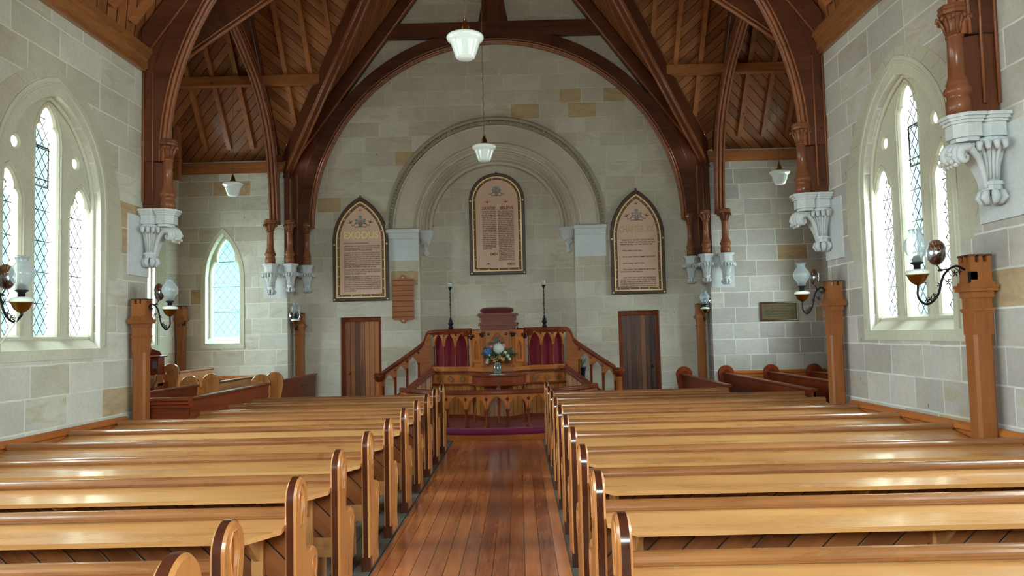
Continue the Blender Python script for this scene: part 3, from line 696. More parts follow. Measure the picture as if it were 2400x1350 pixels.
# ================================================================== ROOF TIMBERS
def catmull(P, n=6):
    P = [Vector(p) for p in P]; Q = [P[0] * 2 - P[1]] + P + [P[-1] * 2 - P[-2]]; out = []
    for i in range(1, len(Q) - 2):
        for k in range(n):
            t_ = k / n; a, b, c, d = Q[i - 1], Q[i], Q[i + 1], Q[i + 2]
            out.append(.5 * ((2 * b) + (c - a) * t_ + (2 * a - 5 * b + 4 * c - d) * t_ ** 2 + (3 * b - a - 3 * c + d) * t_ ** 3))
    return out + [P[-1]]
def truss(y, R, z0, label, dp=.30, th=.13, full=True, a0=0.):
    t = thing('roof_truss', label, 'roof truss', (XC, y, ZC), 'arched nave trusses')
    A = arc(XC, z0, R, a0, PI - a0, 48); B = arc(XC, z0, R + dp, PI - a0, a0, 48)
    MB().plate(A + B, [], th, .01, 'xz', (0, y, 0)).build('arch_brace', 'timber_x', t)
    m = MB()
    for dy, rr, r_ in ((-th / 2, .022, R + .012), (0, .026, R), (th / 2, .022, R + .012), (-th / 2, .014, R + .06)):
        m.tube([(x, y + dy, z) for x, z in arc(XC, z0, r_, a0, PI - a0, 48)], rr, 8)
    m.build('arch_moulding', 'bead_x', t)
    PH = .30 * K / 1.0
    for sg in (-1, 1):
        X = lambda d: XC + sg * (HN - d)
        lo = lambda d: 5.13 + SL * d
        P = [(X(0), lo(0)), (X(HN), lo(HN)), (X(HN), lo(HN) + .42), (X(0), lo(0) + .42)]
        MB().plate(P, [], th + .03, .008, 'xz', (0, y, 0)).build('principal_rafter', 'timber_x', t)
        MB().tube([(X(0), y - th / 2 - .01, lo(0) + .02), (X(HN), y - th / 2 - .01, lo(HN) + .02)], .016, 6).build('rafter_moulding', 'bead_x', t)
        # wall post and spandrel board
        rm = R + dp * .5; am = .80 if R > 3.8 else .62
        P = [(X(.01), 3.31), (X(.27), 3.31), (X(.27), z0 - .02), (X(HN - rm), z0)] + [(X(HN - rm * math.cos(am * i / 10)), z0 + rm * math.sin(am * i / 10)) for i in range(1, 11)]
        dl = HN - rm * math.cos(am) + .05
        P += [(X(dl), lo(dl) + .06), (X(.01), lo(.01) + .06)]
        MB().plate(P, [], th - .03, .006, 'xz', (0, y, 0)).build('wall_post', 'timber_z', t)
        m = MB()
        for dd in (.02, .135): m.tube([(X(dd), y - th / 2 - .004, 3.4), (X(dd), y - th / 2 - .004, 5.0)], .012, 6)
        m.build('post_beading', 'bead_z', t)
    if full:
        MB().cbox(XC - 2.3, XC + 2.3, y - .06, y + .06, 7.77, 8.08, .01).build('collar_beam', 'timber_x', t)
        MB().cbox(XC - .13, XC + .13, y - .07, y + .07, 8.06, 11.0, .01).build('king_post', 'timber_z', t)
        for sg in (-1, 1):
            P = catmull([(XC + sg * .30, 8.08, 0), (XC + sg * .22, 8.6, 0), (XC + sg * .26, 9.2, 0), (XC + sg * .6, 10.0, 0)])
            MB().plate([(p.x, p.y) for p in P] + [(XC + sg * .12, 10.0), (XC + sg * .12, 8.08)], [], .08, 0, 'xz', (0, y, 0)).build('post_brace', 'timber_z', t)
    return t
truss(YB - .10, 3.72, 3.93, 'arched timber truss against the chancel wall framing the round stone arch', .30, .13)
truss(9.35, 3.88, 3.90, 'dark arched timber truss springing from the wall corners where the nave meets the crossing')
truss(6.0, 3.88, 3.95, 'timber truss above the nearest right-hand wall shaft, its arch running up out of view', full=False)
# transept arches
TP = [(2.62, 3.95), (2.60, 4.32), (2.52, 4.9), (2.38, 5.45), (2.1, 5.95), (1.62, 6.42), (1.07, 6.74), (.54, 7.0), (0, 7.2)]
for sg, nm in ((-1, 'left'), (1, 'right')):
    X = XC + sg * 4.36
    t = thing('transept_arch', 'moulded timber arch opening the %s transept to the crossing' % nm, 'roof arch', (X, YTC, 5.6), 'timber arches of the transepts')
    S = [(p.x, p.y) for p in catmull([(a, b, 0) for a, b in TP], 4)]; I = [(YTC + a, b) for a, b in S] + [(YTC - a, b) for a, b in S[-2::-1]]
    # outer edge offset
    O = []
    for i, p in enumerate(I):
        a = I[max(i - 1, 0)]; b = I[min(i + 1, len(I) - 1)]; d = Vector((b[0] - a[0], b[1] - a[1])).normalized(); O.append((p[0] + d.y * .34, p[1] - d.x * .34))
    MB().plate(I + O[::-1], [], .13, .012, 'yz', (X, 0, 0)).build('arch_board', 'timber_y', t)
    m = MB()
    for dx, rr, k in ((-.065, .022, 0), (0, .03, 0), (.065, .022, 0)): m.tube([(X + dx, a, b) for a, b in I], rr, 8)
    for dx in (-.07, .07):
        for f in (.25, .55): m.tube([(X + dx, I[i][0] + (O[i][0] - I[i][0]) * f, I[i][1] + (O[i][1] - I[i][1]) * f) for i in range(len(I))], .013, 6)
    m.build('arch_moulding', 'bead_y', t)
    # principal slopes over it, meeting at the transept ridge
    for s2 in (-1, 1):
        lo = lambda d: 5.13 + SL * d
        P = [(YTC + s2 * HT, lo(0)), (YTC, lo(HT)), (YTC, lo(HT) + .38), (YTC + s2 * HT, lo(0) + .38)]
        MB().plate(P, [], .14, .006, 'yz', (X, 0, 0)).build('principal_rafter', 'timber_y', t)
# valley beams
for sg, s2, zl, lab in ((-1, 1, 4.91, 'far left'), (1, 1, 4.91, 'far right'), (-1, -1, 5.01, 'near left'), (1, -1, 5.01, 'near right')):
    X0 = XL if sg < 0 else XR; Y0 = YT if s2 > 0 else YTN; n = 2.85
    p0 = Vector((X0, Y0, zl)); p1 = Vector((X0 - sg * n, Y0 - s2 * n, zl + SL * n))
    t = thing('valley_beam', 'deep diagonal beam climbing from the %s corner of the crossing' % lab, 'beam', p0, 'diagonal valley beams of the crossing')
    d = (p1 - p0); side_ = Vector((d.y, -d.x, 0)).normalized(); V = []
    for p in (p0, p1):
        for s_, h_ in ((-.06, 0), (.06, 0), (.06, .5), (-.06, .5)): V.append(p + side_ * s_ + Vector((0, 0, h_)))
    MB().add(V, [(0, 1, 2, 3), (7, 6, 5, 4), (0, 4, 5, 1), (1, 5, 6, 2), (2, 6, 7, 3), (3, 7, 4, 0)]).build('beam_body', 'timber_x', t)
    m = MB()
    for s_, h_, r_ in ((-.06, 0, .024), (.06, 0, .024), (-.062, .07, .014), (.062, .07, .014)): m.tube([p0 + side_ * s_ + Vector((0, 0, h_)), p1 + side_ * s_ + Vector((0, 0, h_))], r_, 8)
    m.build('beam_moulding', 'bead_x', t)
# jack rafters, purlins of the transept roofs
rp = None
def bar(name, p0, p1, wd, dp, mat, label, cat, group):
    o = MB().beam(p0, p1, wd, dp, (0, 0, 1)); p = Vector(p0)
    o.v = [tuple(Vector(v) - p) for v in o.v]; ob = o.build(name, mat); ob.location = p
    return tag(ob, label, cat, group)
for sg, nm in ((-1, 'left'), (1, 'right')):
    X0 = XL if sg < 0 else XR
    for k in range(10):
        d = 1.58 - k * .463                     # plan distance outside the nave line
        if sg * (X0 + sg * d) > abs(TXL if sg < 0 else TXR): pass
        x = X0 + sg * d; n0 = 0 if d >= 0 else -d
        if n0 > 2.3: break
        n1 = HT
        z = lambda n: ZE - .065 + SL * n
        bar('rafter', (x, YT - n0 - .02, z(n0)), (x, YT - n1, z(n1)), .085, .13, 'pine_y', '%s slender rafter of the %s transept roof, counting inward from its outer wall' % (('outermost', 'second', 'third', 'fourth', 'fifth', 'sixth', 'seventh', 'eighth', 'innermost', 'last')[k], nm), 'rafter', 'rafters of the %s transept roof' % nm)
    za = 6.47
    xa = TXL + .02 if sg < 0 else TXR - .02; xb = X0 - sg * .93
    tag(MB().box(min(xa, xb), max(xa, xb), 14.2, 14.34, za, za + .17).build('purlin', 'pine_x'), 'horizontal purlin halfway up the %s transept roof' % nm, 'purlin', 'purlins of the transepts')
    xa2, xb2 = (TXL + .02, XL + 1.9) if sg < 0 else (XR - 1.9, TXR - .02)
    tag(MB().box(xa2, xb2, 13.18, 13.32, 7.83, 8.0).build('purlin', 'pine_x'), 'upper purlin of the %s transept roof, mostly above the view' % nm, 'purlin', 'purlins of the transepts')
for sg, nm in ((-1, 'left'), (1, 'right')):
    for k in range(11):
        y = 9.02 - k * .46
        if any(abs(y - q) < .12 for q in (6.0, 9.35)): continue
        X = lambda n: XC + sg * (HN - n)
        bar('rafter', (X(0), y, ZE - .05), (X(HN), y, ZE - .05 + SL * HN), .065, .1, 'pine_x', '%s slender rafter on the %s slope of the nave roof, counting back from the crossing' % (('nearest', 'second', 'third', 'fourth', 'fifth', 'sixth', 'seventh', 'eighth', 'ninth', 'tenth', 'eleventh')[k], nm), 'rafter', 'rafters of the %s nave slope' % nm)
    for n_ in (1.0, 2.4):
        y0_, y1_ = YR, 9.3
        X = XC + sg * (HN - n_)
        tag(MB().box(X - .06, X + .06, y0_, y1_, ZE - .28 + SL * n_, ZE - .1 + SL * n_).build('purlin', 'timber_y'), '%s purlin running along the %s slope of the nave roof' % ('lower' if n_ < 2 else 'upper', nm), 'purlin', 'purlins of the nave')
tag(MB().cbox(TXL + .02, TXL + .14, 14.9, 15.02, 4.86, 6.9, .01).build('wall_post', 'pine_z'), 'upright timber post in the far corner of the left transept roof', 'post')

# ================================================================== TIMBER WALL SHAFTS AND STONE CORBELS
SHAFT = [(.092, 0), (.092, .12), (.082, .135), (.082, .165), (.10, .18), (.104, .205), (.094, .225), (.08, .245), (.084, .262), (.074, .28), (.07, .30), (.062, .32), (.058, .62), (.066, .625), (.068, .64), (.06, .65)]
CAPI = [(.058, .65), (.062, .70), (.08, .77), (.10, .80), (.088, .805)]
ABAC = [(.088, .803), (.108, .81), (.112, .835), (.104, .85), (.112, .865), (.10, .885)]
def shaft(c, s, label, group, mat='shaft_z', hs=1.):
    t = thing('timber_shaft', label, 'wall shaft', c, group)
    sc = lambda P: [(r * s, z * hs) for r, z in P]
    MB().lathe(sc(SHAFT), c, 20).build('shaft', mat, t)
    m = MB().lathe(sc(CAPI), c, 20)
    for k in range(9):
        a = 2 * PI * k / 9; ca, sa = math.cos(a), math.sin(a)
        m.tube([(c[0] + ca * r * s, c[1] + sa * r * s, c[2] + z * hs) for r, z in ((.06, .665), (.072, .72), (.095, .775), (.118, .79), (.122, .765), (.108, .755))], [.012 * s, .014 * s, .016 * s, .018 * s, .014 * s, .006 * s], 6)
    m.build('capital', mat, t)
    MB().lathe(sc(ABAC), c, 8, False, a0=PI / 8, a1=2 * PI + PI / 8).build('abacus', mat, t)
    return t
shaft((-4.25, 9.35, 3.29), 1.0, 'round timber shaft with leafy capital at the left end of the nave wall', 'timber wall shafts of the nave')
shaft((2 * XC + 4.25, 9.35, 3.29), 1.0, 'round timber shaft with leafy capital at the far end of the right nave wall', 'timber wall shafts of the nave')
shaft((3.47, 6.0, 3.31), 1.0, 'large reddish timber shaft with leafy capital nearest on the right wall', 'timber wall shafts of the nave')
shaft((-4.24, 6.0, 3.31), 1.0, 'timber shaft on the left nave wall just outside the view', 'timber wall shafts of the nave')
for sg, nm in ((-1, 'left'), (1, 'right')):
    for (dx, y, s, w_) in ((4.40, 14.93, 1.05, 'outer'), (4.05, 15.02, .92, 'middle'), (3.84, 15.44, .85, 'inner')):
        shaft((XC + sg * dx, y, 3.16), s, '%s of the three timber shafts clustered at the %s side of the chancel wall' % (w_, nm), 'clustered timber shafts by the chancel wall', hs=.98)
    # upright boards behind the shafts
    t = tag(MB().box(XC + sg * 4.14 - .05, XC + sg * 4.14 + .05, 15.14, 15.19, 3.18, 5.1).box(min(XC + sg * 3.9, XC + sg * 4.1), max(XC + sg * 3.9, XC + sg * 4.1), 15.50, 15.6, 3.18, 5.3).build('corner_boards', 'timber_z'), 'dark upright boards behind the clustered shafts on the %s' % nm, 'boards')

def bell(m, c, s, d, seed=0):
    """fluted half bell: c top centre on the wall, d = outward unit (x,y), ringed with curled leaves"""
    x, y, z = c
    prof = [(.06, -.37), (.065, -.31), (.075, -.22), (.105, -.11), (.15, -.03), (.165, 0)]
    m.lathe([(r * s, h * s) for r, h in prof], (x, y, z), 42, True, 14, .10)
    for k in range(11):
        a = math.atan2(d[1], d[0]) + (k - 5) * .33; ca, sa = math.cos(a), math.sin(a)
        P = [(.070, -.34), (.082, -.20), (.115, -.10), (.165, -.035), (.20, -.045), (.205, -.09), (.175, -.105)]
        m.tube([(x + ca * r * s, y + sa * r * s, z + h * s) for r, h in P], [.012 * s, .015 * s, .020 * s, .027 * s, .030 * s, .022 * s, .008 * s], 7)
def horn(m, c, s, d):
    """acanthus leaf sweeping outward: side by side ribs that curl under at the tip"""
    x, y, z = c; px, py = -d[1], d[0]
    for k in (-3, -2, -1, 0, 1, 2, 3):
        q = 1 - abs(k) * .07; w_ = lambda r: k * (.014 + .075 * min(1, r / .25) ** .8) * .42
        P = [(.03, -.42), (.055, -.30), (.11, -.17), (.19, -.085), (.27 * q, -.065 - abs(k) * .008), (.335 * q, -.10), (.35 * q, -.16), (.315 * q, -.20), (.27 * q, -.185), (.265 * q, -.15)]
        C = catmull([(x + (d[0] * r + px * w_(r)) * s, y + (d[1] * r + py * w_(r)) * s, z + h * s) for r, h in P], 4)
        n = len(C); R = [(.016 + .020 * math.sin(PI * min(1, i / n * 1.1))) * s * (1 - .4 * max(0, i / n - .7) / .3) for i in range(n)]
        m.tube(C, R, 8)
    for k in range(-3, 4):
        for j, (r, h) in enumerate(((.345, -.13), (.335, -.19), (.30, -.215))): m.sphere((x + d[0] * r * s + px * k * .026 * s, y + d[1] * r * s + py * k * .026 * s, z + (h - .012 * (k % 2)) * s), .021 * s, 7, 5)
    for sg in (-1, 1):      # small scroll in the cheek of the leaf
        m.tube([(x + d[0] * (.25 + .05 * (1 - i / 22) * math.cos(i * .6)) * s + px * sg * .085 * s, y + d[1] * (.25 + .05 * (1 - i / 22) * math.cos(i * .6)) * s + py * sg * .085 * s, z + (-.135 + .05 * (1 - i / 22) * math.sin(i * .6)) * s) for i in range(20)], .010 * s, 6)
def octo(cx, cy, r, d):
    return [(cx + r * math.cos(PI / 8 + k * PI / 4), cy + r * math.sin(PI / 8 + k * PI / 4)) for k in range(8)]
def corbel(cx, cy, z, s, label, d, kind, slab=None, name='stone_corbel', d2=None):
    t = thing(name, label, 'corbel', (cx, cy, z - .7 * s), 'carved stone corbels')
    m = MB()
    for r, a, b in ((.225, -.03, 0), (.205, -.055, -.03), (.185, -.08, -.055), (.165, -.20, -.08), (.13, -.235, -.20)):
        m.prism(octo(cx, cy, r * s, d), z + a * s, z + b * s, 'z')
        if kind == 'nave': m.prism(octo(cx + d[0] * .20 * s, cy + d[1] * .20 * s, r * s * .95, d), z + a * s, z + b * s, 'z')
    m.build('abacus', 'stone_corbel', t)
    m = MB(); bell(m, (cx, cy, z - .22 * s), s * (1.0 if kind == 'nave' else 1.14), d)
    m.build('fluted_bell', 'stone_corbel', t)
    if kind == 'nave':
        m = MB(); horn(m, (cx + d[0] * .03, cy + d[1] * .03, z - .20 * s), s * 1.05, d); m.build('volute', 'stone_corbel', t)
    m = MB()
    for r, a, b in ((.10, -.615, -.585), (.085, -.66, -.615)): m.prism(octo(cx, cy, r * s, d), z + a * s, z + b * s, 'z')
    m.build('collar', 'stone_corbel', t)
    m = MB()
    for k in range(7):
        a = 2 * PI * k / 7; m.tube([(cx + math.cos(a) * r * s, cy + math.sin(a) * r * s, z + h * s) for r, h in ((.05, -.66), (.085, -.685), (.10, -.72), (.075, -.76), (.03, -.78))], [.02 * s, .034 * s, .036 * s, .028 * s, .01 * s], 7)
    m.sphere((cx, cy, z - .74 * s), .055 * s, 8, 6); m.build('leaf_pendant', 'stone_corbel', t)
    if slab: MB().box(*slab).build('back_slab', 'stone_corbel', t)
    return t
for (x, y, sg, lab) in ((XL, 9.35, 1, 'carved grey corbel under the shaft at the left corner of the nave'), (XR, 9.35, -1, 'carved grey corbel under the far shaft on the right nave wall'),
                        (XR, 6.0, -1, 'large carved corbel with scrolled leaves nearest on the right wall'), (XL, 6.0, 1, 'carved corbel on the left nave wall just outside the view')):
    a = (x, x + sg * .02) if sg > 0 else (x - .02, x)
    y1 = min(y + .28, 9.44)
    corbel(x + sg * .10, y - .03, 3.30, .88, lab, (sg, 0), 'nave', (a[0], a[1], y - .40, y1, 2.50, 3.22))
for sg, nm in ((-1, 'left'), (1, 'right')):
    for i, (dx, y, s, w_, d) in enumerate(((4.40, 14.97, .76, 'outer', (0, -1)), (4.05, 15.06, .70, 'middle', (-sg * .7, -.7)), (3.84, 15.46, .68, 'inner', (0, -1)))):
        sl = (min(XC + sg * 4.18, XC + sg * 4.62), max(XC + sg * 4.18, XC + sg * 4.62), 15.185, 15.2, 2.52, 3.14) if i == 0 else None
        corbel(XC + sg * dx, y, 3.17, s, '%s carved corbel of the three under the %s cluster of shafts' % (w_, nm), d, 'cluster', sl)

# ================================================================== BATTLEMENTED TIMBER LAMP POSTS
def post(x, y, z0, h, label, s=.152, tilt=0):
    t = thing('lamp_post', label, 'timber post', (x, y, z0), 'square timber posts with battlemented tops')
    b = s / 2
    def sq(m, r, a, c, ch=.0):
        P = [(x - r + ch, y - r), (x + r - ch, y - r), (x + r, y - r + ch), (x + r, y + r - ch), (x + r - ch, y + r), (x - r + ch, y + r), (x - r, y + r - ch), (x - r, y - r + ch)] if ch else [(x - r, y - r), (x + r, y - r), (x + r, y + r), (x - r, y + r)]
        m.prism(P, a, c, 'z')
    Z = lambda f: z0 + h * f
    m = MB(); sq(m, b, z0, Z(.72), .022); sq(m, b, Z(.72), z0 + h - .30); m.build('post_body', 'post_z', t)
    m = MB()
    for dz, r in ((-.30, .012), (-.285, .034), (-.26, .040), (-.24, .020), (-.22, .008)): sq(m, b + r, z0 + h + dz, z0 + h + dz + .026)
    sq(m, b + .010, z0 + h - .335, z0 + h - .30); sq(m, b + .012, z0 + h - .44, z0 + h - .42); sq(m, b + .005, z0 + h - .455, z0 + h - .44)
    m.build('moulded_cap', 'post_z', t)
    m = MB(); sq(m, b + .006, z0 + h - .20, z0 + h - .055)
    for ax in (0, 1):
        for sd in (-1, 1):
            for k in (-1, 0, 1):
                c = k * (b - .012) * .98; wd = .016 if k else .014
                cx, cy = (x + c, y + sd * (b - .005)) if ax == 0 else (x + sd * (b - .005), y + c)
                m.box(cx - (wd if ax == 0 else .014), cx + (wd if ax == 0 else .014), cy - (wd if ax else .014), cy + (wd if ax else .014), z0 + h - .055, z0 + h - .006)
    m.build('battlements', 'post_z', t)
    m = MB()
    for ax in (0, 1):
        for sd in (-1, 1):
            for k in (-1, 0, 1):
                c = k * (b - .012) * .98; wd = .022
                cx, cy = (x + c, y + sd * (b - .002)) if ax == 0 else (x + sd * (b - .002), y + c)
                m.box(cx - (wd if ax == 0 else .016), cx + (wd if ax == 0 else .016), cy - (wd if ax else .016), cy + (wd if ax else .016), z0 + h - .010, z0 + h + .006)
    m.build('merlon_caps', 'dark_edge', t)
    return t
post(-4.40, 9.02, 0, 2.21, 'battlemented timber post at the left corner of the nave')
post(3.64, 9.02, 0, 2.23, 'battlemented timber post at the far end of the right nave wall')
post(3.64, 6.2, 0, 2.24, 'tallest-looking battlemented post, nearest on the right wall')
post(-4.41, 6.2, 0, 2.24, 'battlemented post on the left nave wall just outside the view')
post(-6.58, 15.08, .15, 2.25, 'battlemented post in the far corner of the left transept')
post(-4.37, 15.45, 0, 2.22, 'battlemented post beside the chancel wall left of the door')
post(3.60, 15.45, 0, 2.22, 'reddish battlemented post beside the chancel wall right of the door')

# ================================================================== PEWS
def pew_profile(head=.115, rnd=False):
    P = [(-.115, 0), (-.115, .885)] if not rnd else [(-.10, 0), (-.10, .60), (-.115, .78)]
    P += [(math.cos(a) * head, .885 + math.sin(a) * head) for a in [PI - PI * i / 30 for i in range(31)]][1 if not rnd else 0:]
    P += [(.112, .84), (.095, .76), (.08, .70), (.078, .65), (.088, .615), (.11, .595)]
    P += [(.215 + .10 * math.cos(a), .50 + .10 * math.sin(a)) for a in [2.0 - i * .15 for i in range(17)]]
    P += [(.30, .40), (.275, .33), (.25, .24), (.235, .14), (.25, .06), (.275, 0)]
    return P
def trefoil_slot(cy, cz, w_, h_):
    P = []
    for i in range(24):
        a = 2 * PI * i / 24; k = 1 + .22 * math.cos(3 * a - PI / 2)
        P.append((cy + w_ * math.cos(a) * k, cz + h_ * math.sin(a) * (1 + .08 * math.cos(6 * a))))
    return P
def pew(label, xa, xb, side, loc, group, endkind='nave', tone='pew', cut=0.):
    """xa aisle side, xb far side (world x offsets from loc); side=+1 right of aisle"""
    lo, hi = min(xa, xb), max(xa, xb)
    t = thing('pew', label, 'pew', loc, group)
    L0 = Vector(loc)
    def B(m, name, mat, par=t):
        m.v = [tuple(Vector(v) + L0) for v in m.v]; return m.build(name, mat, par)
    # end panel
    th = .056; P = pew_profile()
    holes = [trefoil_slot(-.005, .86, .030, .085), trefoil_slot(.22, .47, .024, .06)] if endkind == 'nave' else [arc(0, .885, .052, 0, 2 * PI, 20)[:-1]]
    m = MB().plate(P, holes, th, .011, 'yz', (xa, 0, 0)); m.plate([(a * .9, b * .985 + .01) for a, b in P], [trefoil_slot(-.004, .86, .011, .06), trefoil_slot(.221, .47, .009, .04)] if endkind == 'nave' else [], th * .3, 0, 'yz', (xa, 0, 0))
    e = B(m, 'pew_end', 'end_z')
    m = MB(); x0, x1 = xa - th / 2, xa + th / 2
    m.box(x0 + .011, x1 - .011, -.1175, -.114, .10, .885)
    V = []; A = [PI - PI * i / 40 for i in range(30)]
    for a in A:
        for x in (x0 + .011, x1 - .011): V.append((x, math.cos(a) * .1172, .885 + math.sin(a) * .1172))
    m.add(V, [(2 * i, 2 * i + 1, 2 * i + 3, 2 * i + 2) for i in range(len(A) - 1)], True)
    B(m, 'edge_band', 'dark_edge', e)
    if endkind == 'nave':
        for sx in (x0 - .001, x1 + .001):
            B(MB().tube([(sx, a, b) for a, b in trefoil_slot(-.005, .86, .046, .108)], .005, 5, closed=True), 'carved_outline', 'end_z', e)
            B(MB().tube([(sx, a, b) for a, b in trefoil_slot(.22, .47, .036, .078)], .004, 5, closed=True), 'carved_outline', 'end_z', e)
        m = MB().box(x0 - .006, x1 + .006, -.121, -.05, 0, .10); B(m, 'foot_block', 'dark_edge', e)
    else:
        m = MB()
        for sx in (x0 + th * .3, x1 - th * .3):
            for k in range(4):
                a = PI / 4 + k * PI / 2; m.tube([(sx, .024 * math.cos(a) + .017 * math.cos(t_), .885 + .024 * math.sin(a) + .017 * math.sin(t_)) for t_ in [i * PI / 6 for i in range(12)]], .005, 5, closed=True)
        B(m, 'quatrefoil', tone + '_z', e)
    sg = 1 if xb > xa else -1; xi = xa + sg * .028
    a, b = sorted((xi, xb))
    # rounded top rail
    prof = [(-.030, .800), (-.034, .812)] + [(.002 + .038 * math.cos(q), .815 + .036 * math.sin(q)) for q in [PI - i * PI / 10 for i in range(11)]] + [(.034, .812), (.03, .800)]
    B(MB().prism(prof, a, b, 'x'), 'top_rail', 'rail_x')
    B(MB().box(a, b, -.004, .018, .45, .80), 'back_boards', 'back_l' if side < 0 else 'back_r')
    B(MB().box(a, b, -.018, .022, .74, .80).box(a, b, -.012, .02, .34, .46), 'back_rails', tone + '_x')
    # book shelf with a cut corner, leaning slightly towards the viewer
    zt = lambda y: .795 + (y + .03) * .15
    c = xi + sg * .13
    pl = [(xi, -.03), (xb, -.03), (xb, -.275), (c, -.275), (xi, -.16)]
    V = [(x, y, zt(y)) for x, y in pl] + [(x, y, zt(y) - .024) for x, y in pl]
    m = MB().add(V, [(0, 1, 2, 3, 4), (9, 8, 7, 6, 5)] + [(i, 5 + i, 5 + (i + 1) % 5, (i + 1) % 5) for i in range(5)])
    B(m, 'book_shelf', tone + '_x')
    n = max(1, int(abs(xb - xi) / 1.4))
    for k in range(n + 1):
        x = xi + sg * (.16 + (abs(xb - xi) - .3) * k / max(n, 1))
        m = MB().box(x - .03, x + .03, -.04, -.004, .34, .77).prism([(-.22, .735), (-.04, .735), (-.04, .60), (-.06, .60)], x - .012, x + .012, 'x'); B(m, 'back_stile', tone + '_z')
    sa, sb = sorted((xi, xb - sg * cut)); B(MB().cbox(sa, sb, .02, .40, .425, .452, .006), 'seat', tone + '_x')
    for k in range(n + 1):
        x = xi + sg * (.16 + (abs(xb - xi) - .3 - cut) * k / max(n, 1)); B(MB().box(x - .02, x + .02, .0, .34, .01, .425), 'seat_support', tone + '_z')
    if sg * xb > 0 or True:
        pass
    return t
Y0P, SP = 3.07, .9335
ORD = ['rearmost', 'second', 'third', 'fourth', 'fifth', 'sixth', 'seventh', 'eighth', 'ninth', 'tenth']
GL, GR = 'pine pews left of the aisle', 'pine pews right of the aisle'
def lab(side, k):  # label of a pew
    where = 'with its scrolled end nearest the viewer' if k == 0 else 'counting away from the viewer'
    if k == 9: where = 'closest to the communion rail'
    return '%s full varnished pine pew on the %s of the aisle, %s' % (ORD[k], side, where) if k else 'varnished pine pew on the %s of the aisle %s' % (side, where)
XAL, XAR = -1.156, .378
p0 = pew(lab('left', 0), 0, XL + .06 - XAL, -1, (XAL, Y0P, 0), GL)
for k in (1, 2, 4, 5): dup(p0, (XAL, Y0P + SP * k, 0), lab('left', k))
for k in (3, 6): pew(lab('left', k), 0, XL + .06 - XAL, -1, (XAL, Y0P + SP * k, 0), GL, cut=.2)
for k, xe in ((7, -4.03), (8, -4.09), (9, -4.14)): pew(lab('left', k), 0, xe - XAL, -1, (XAL, Y0P + SP * k, 0), GL)
p1 = pew(lab('right', 0), 0, XR - .06 - XAR, 1, (XAR, Y0P, 0), GR)
for k in (1, 2, 4, 5): dup(p1, (XAR, Y0P + SP * k, 0), lab('right', k))
for k in (3, 6): pew(lab('right', k), 0, XR - .06 - XAR, 1, (XAR, Y0P + SP * k, 0), GR, cut=.2)
for k, xe in ((7, 3.72), (8, 3.80), (9, 3.04)): pew(lab('right', k), 0, xe - XAR, 1, (XAR, Y0P + SP * k, 0), GR)
# round-headed low end standing alone behind the rear left pew
t = thing('pew_end_post', 'lone round pew head with a carved quatrefoil, lowest at the bottom left of the aisle', 'pew end', (XAL, 2.60, 0))
P = [(-.12, 0), (-.12, .80)] + [(.01 + .145 * math.cos(a), .855 + .145 * math.sin(a)) for a in [3.5 - i * .13 for i in range(33)]] + [(.09, .68), (.08, .5), (.12, 0)]
e = MB().plate([(2.60 + a, b) for a, b in P], [arc(2.61, .84, .05, 0, 2 * PI, 20)[:-1]], .07, .014, 'yz', (XAL, 0, 0)).plate([(2.60 + a * .9, b * .97 + .01) for a, b in P], [], .03, 0, 'yz', (XAL, 0, 0)).build('end_panel', 'end_z', t)
m = MB()
for k in range(4):
    a = PI / 4 + k * PI / 2
    m.tube([(XAL + .014, 2.61 + .024 * math.cos(a) + .017 * math.cos(t_), .84 + .024 * math.sin(a) + .017 * math.sin(t_)) for t_ in [i * PI / 6 for i in range(12)]], .006, 5, closed=True)
m.build('quatrefoil', 'pew_z', e)
V = []
for a in [3.5 - i * .13 for i in range(26)]:
    for x in (XAL - .021, XAL + .021): V.append((x, 2.61 + .1472 * math.cos(a), .855 + .1472 * math.sin(a)))
MB().add(V, [(2 * i, 2 * i + 1, 2 * i + 3, 2 * i + 2) for i in range(25)], True).build('edge_band', 'dark_edge', e)

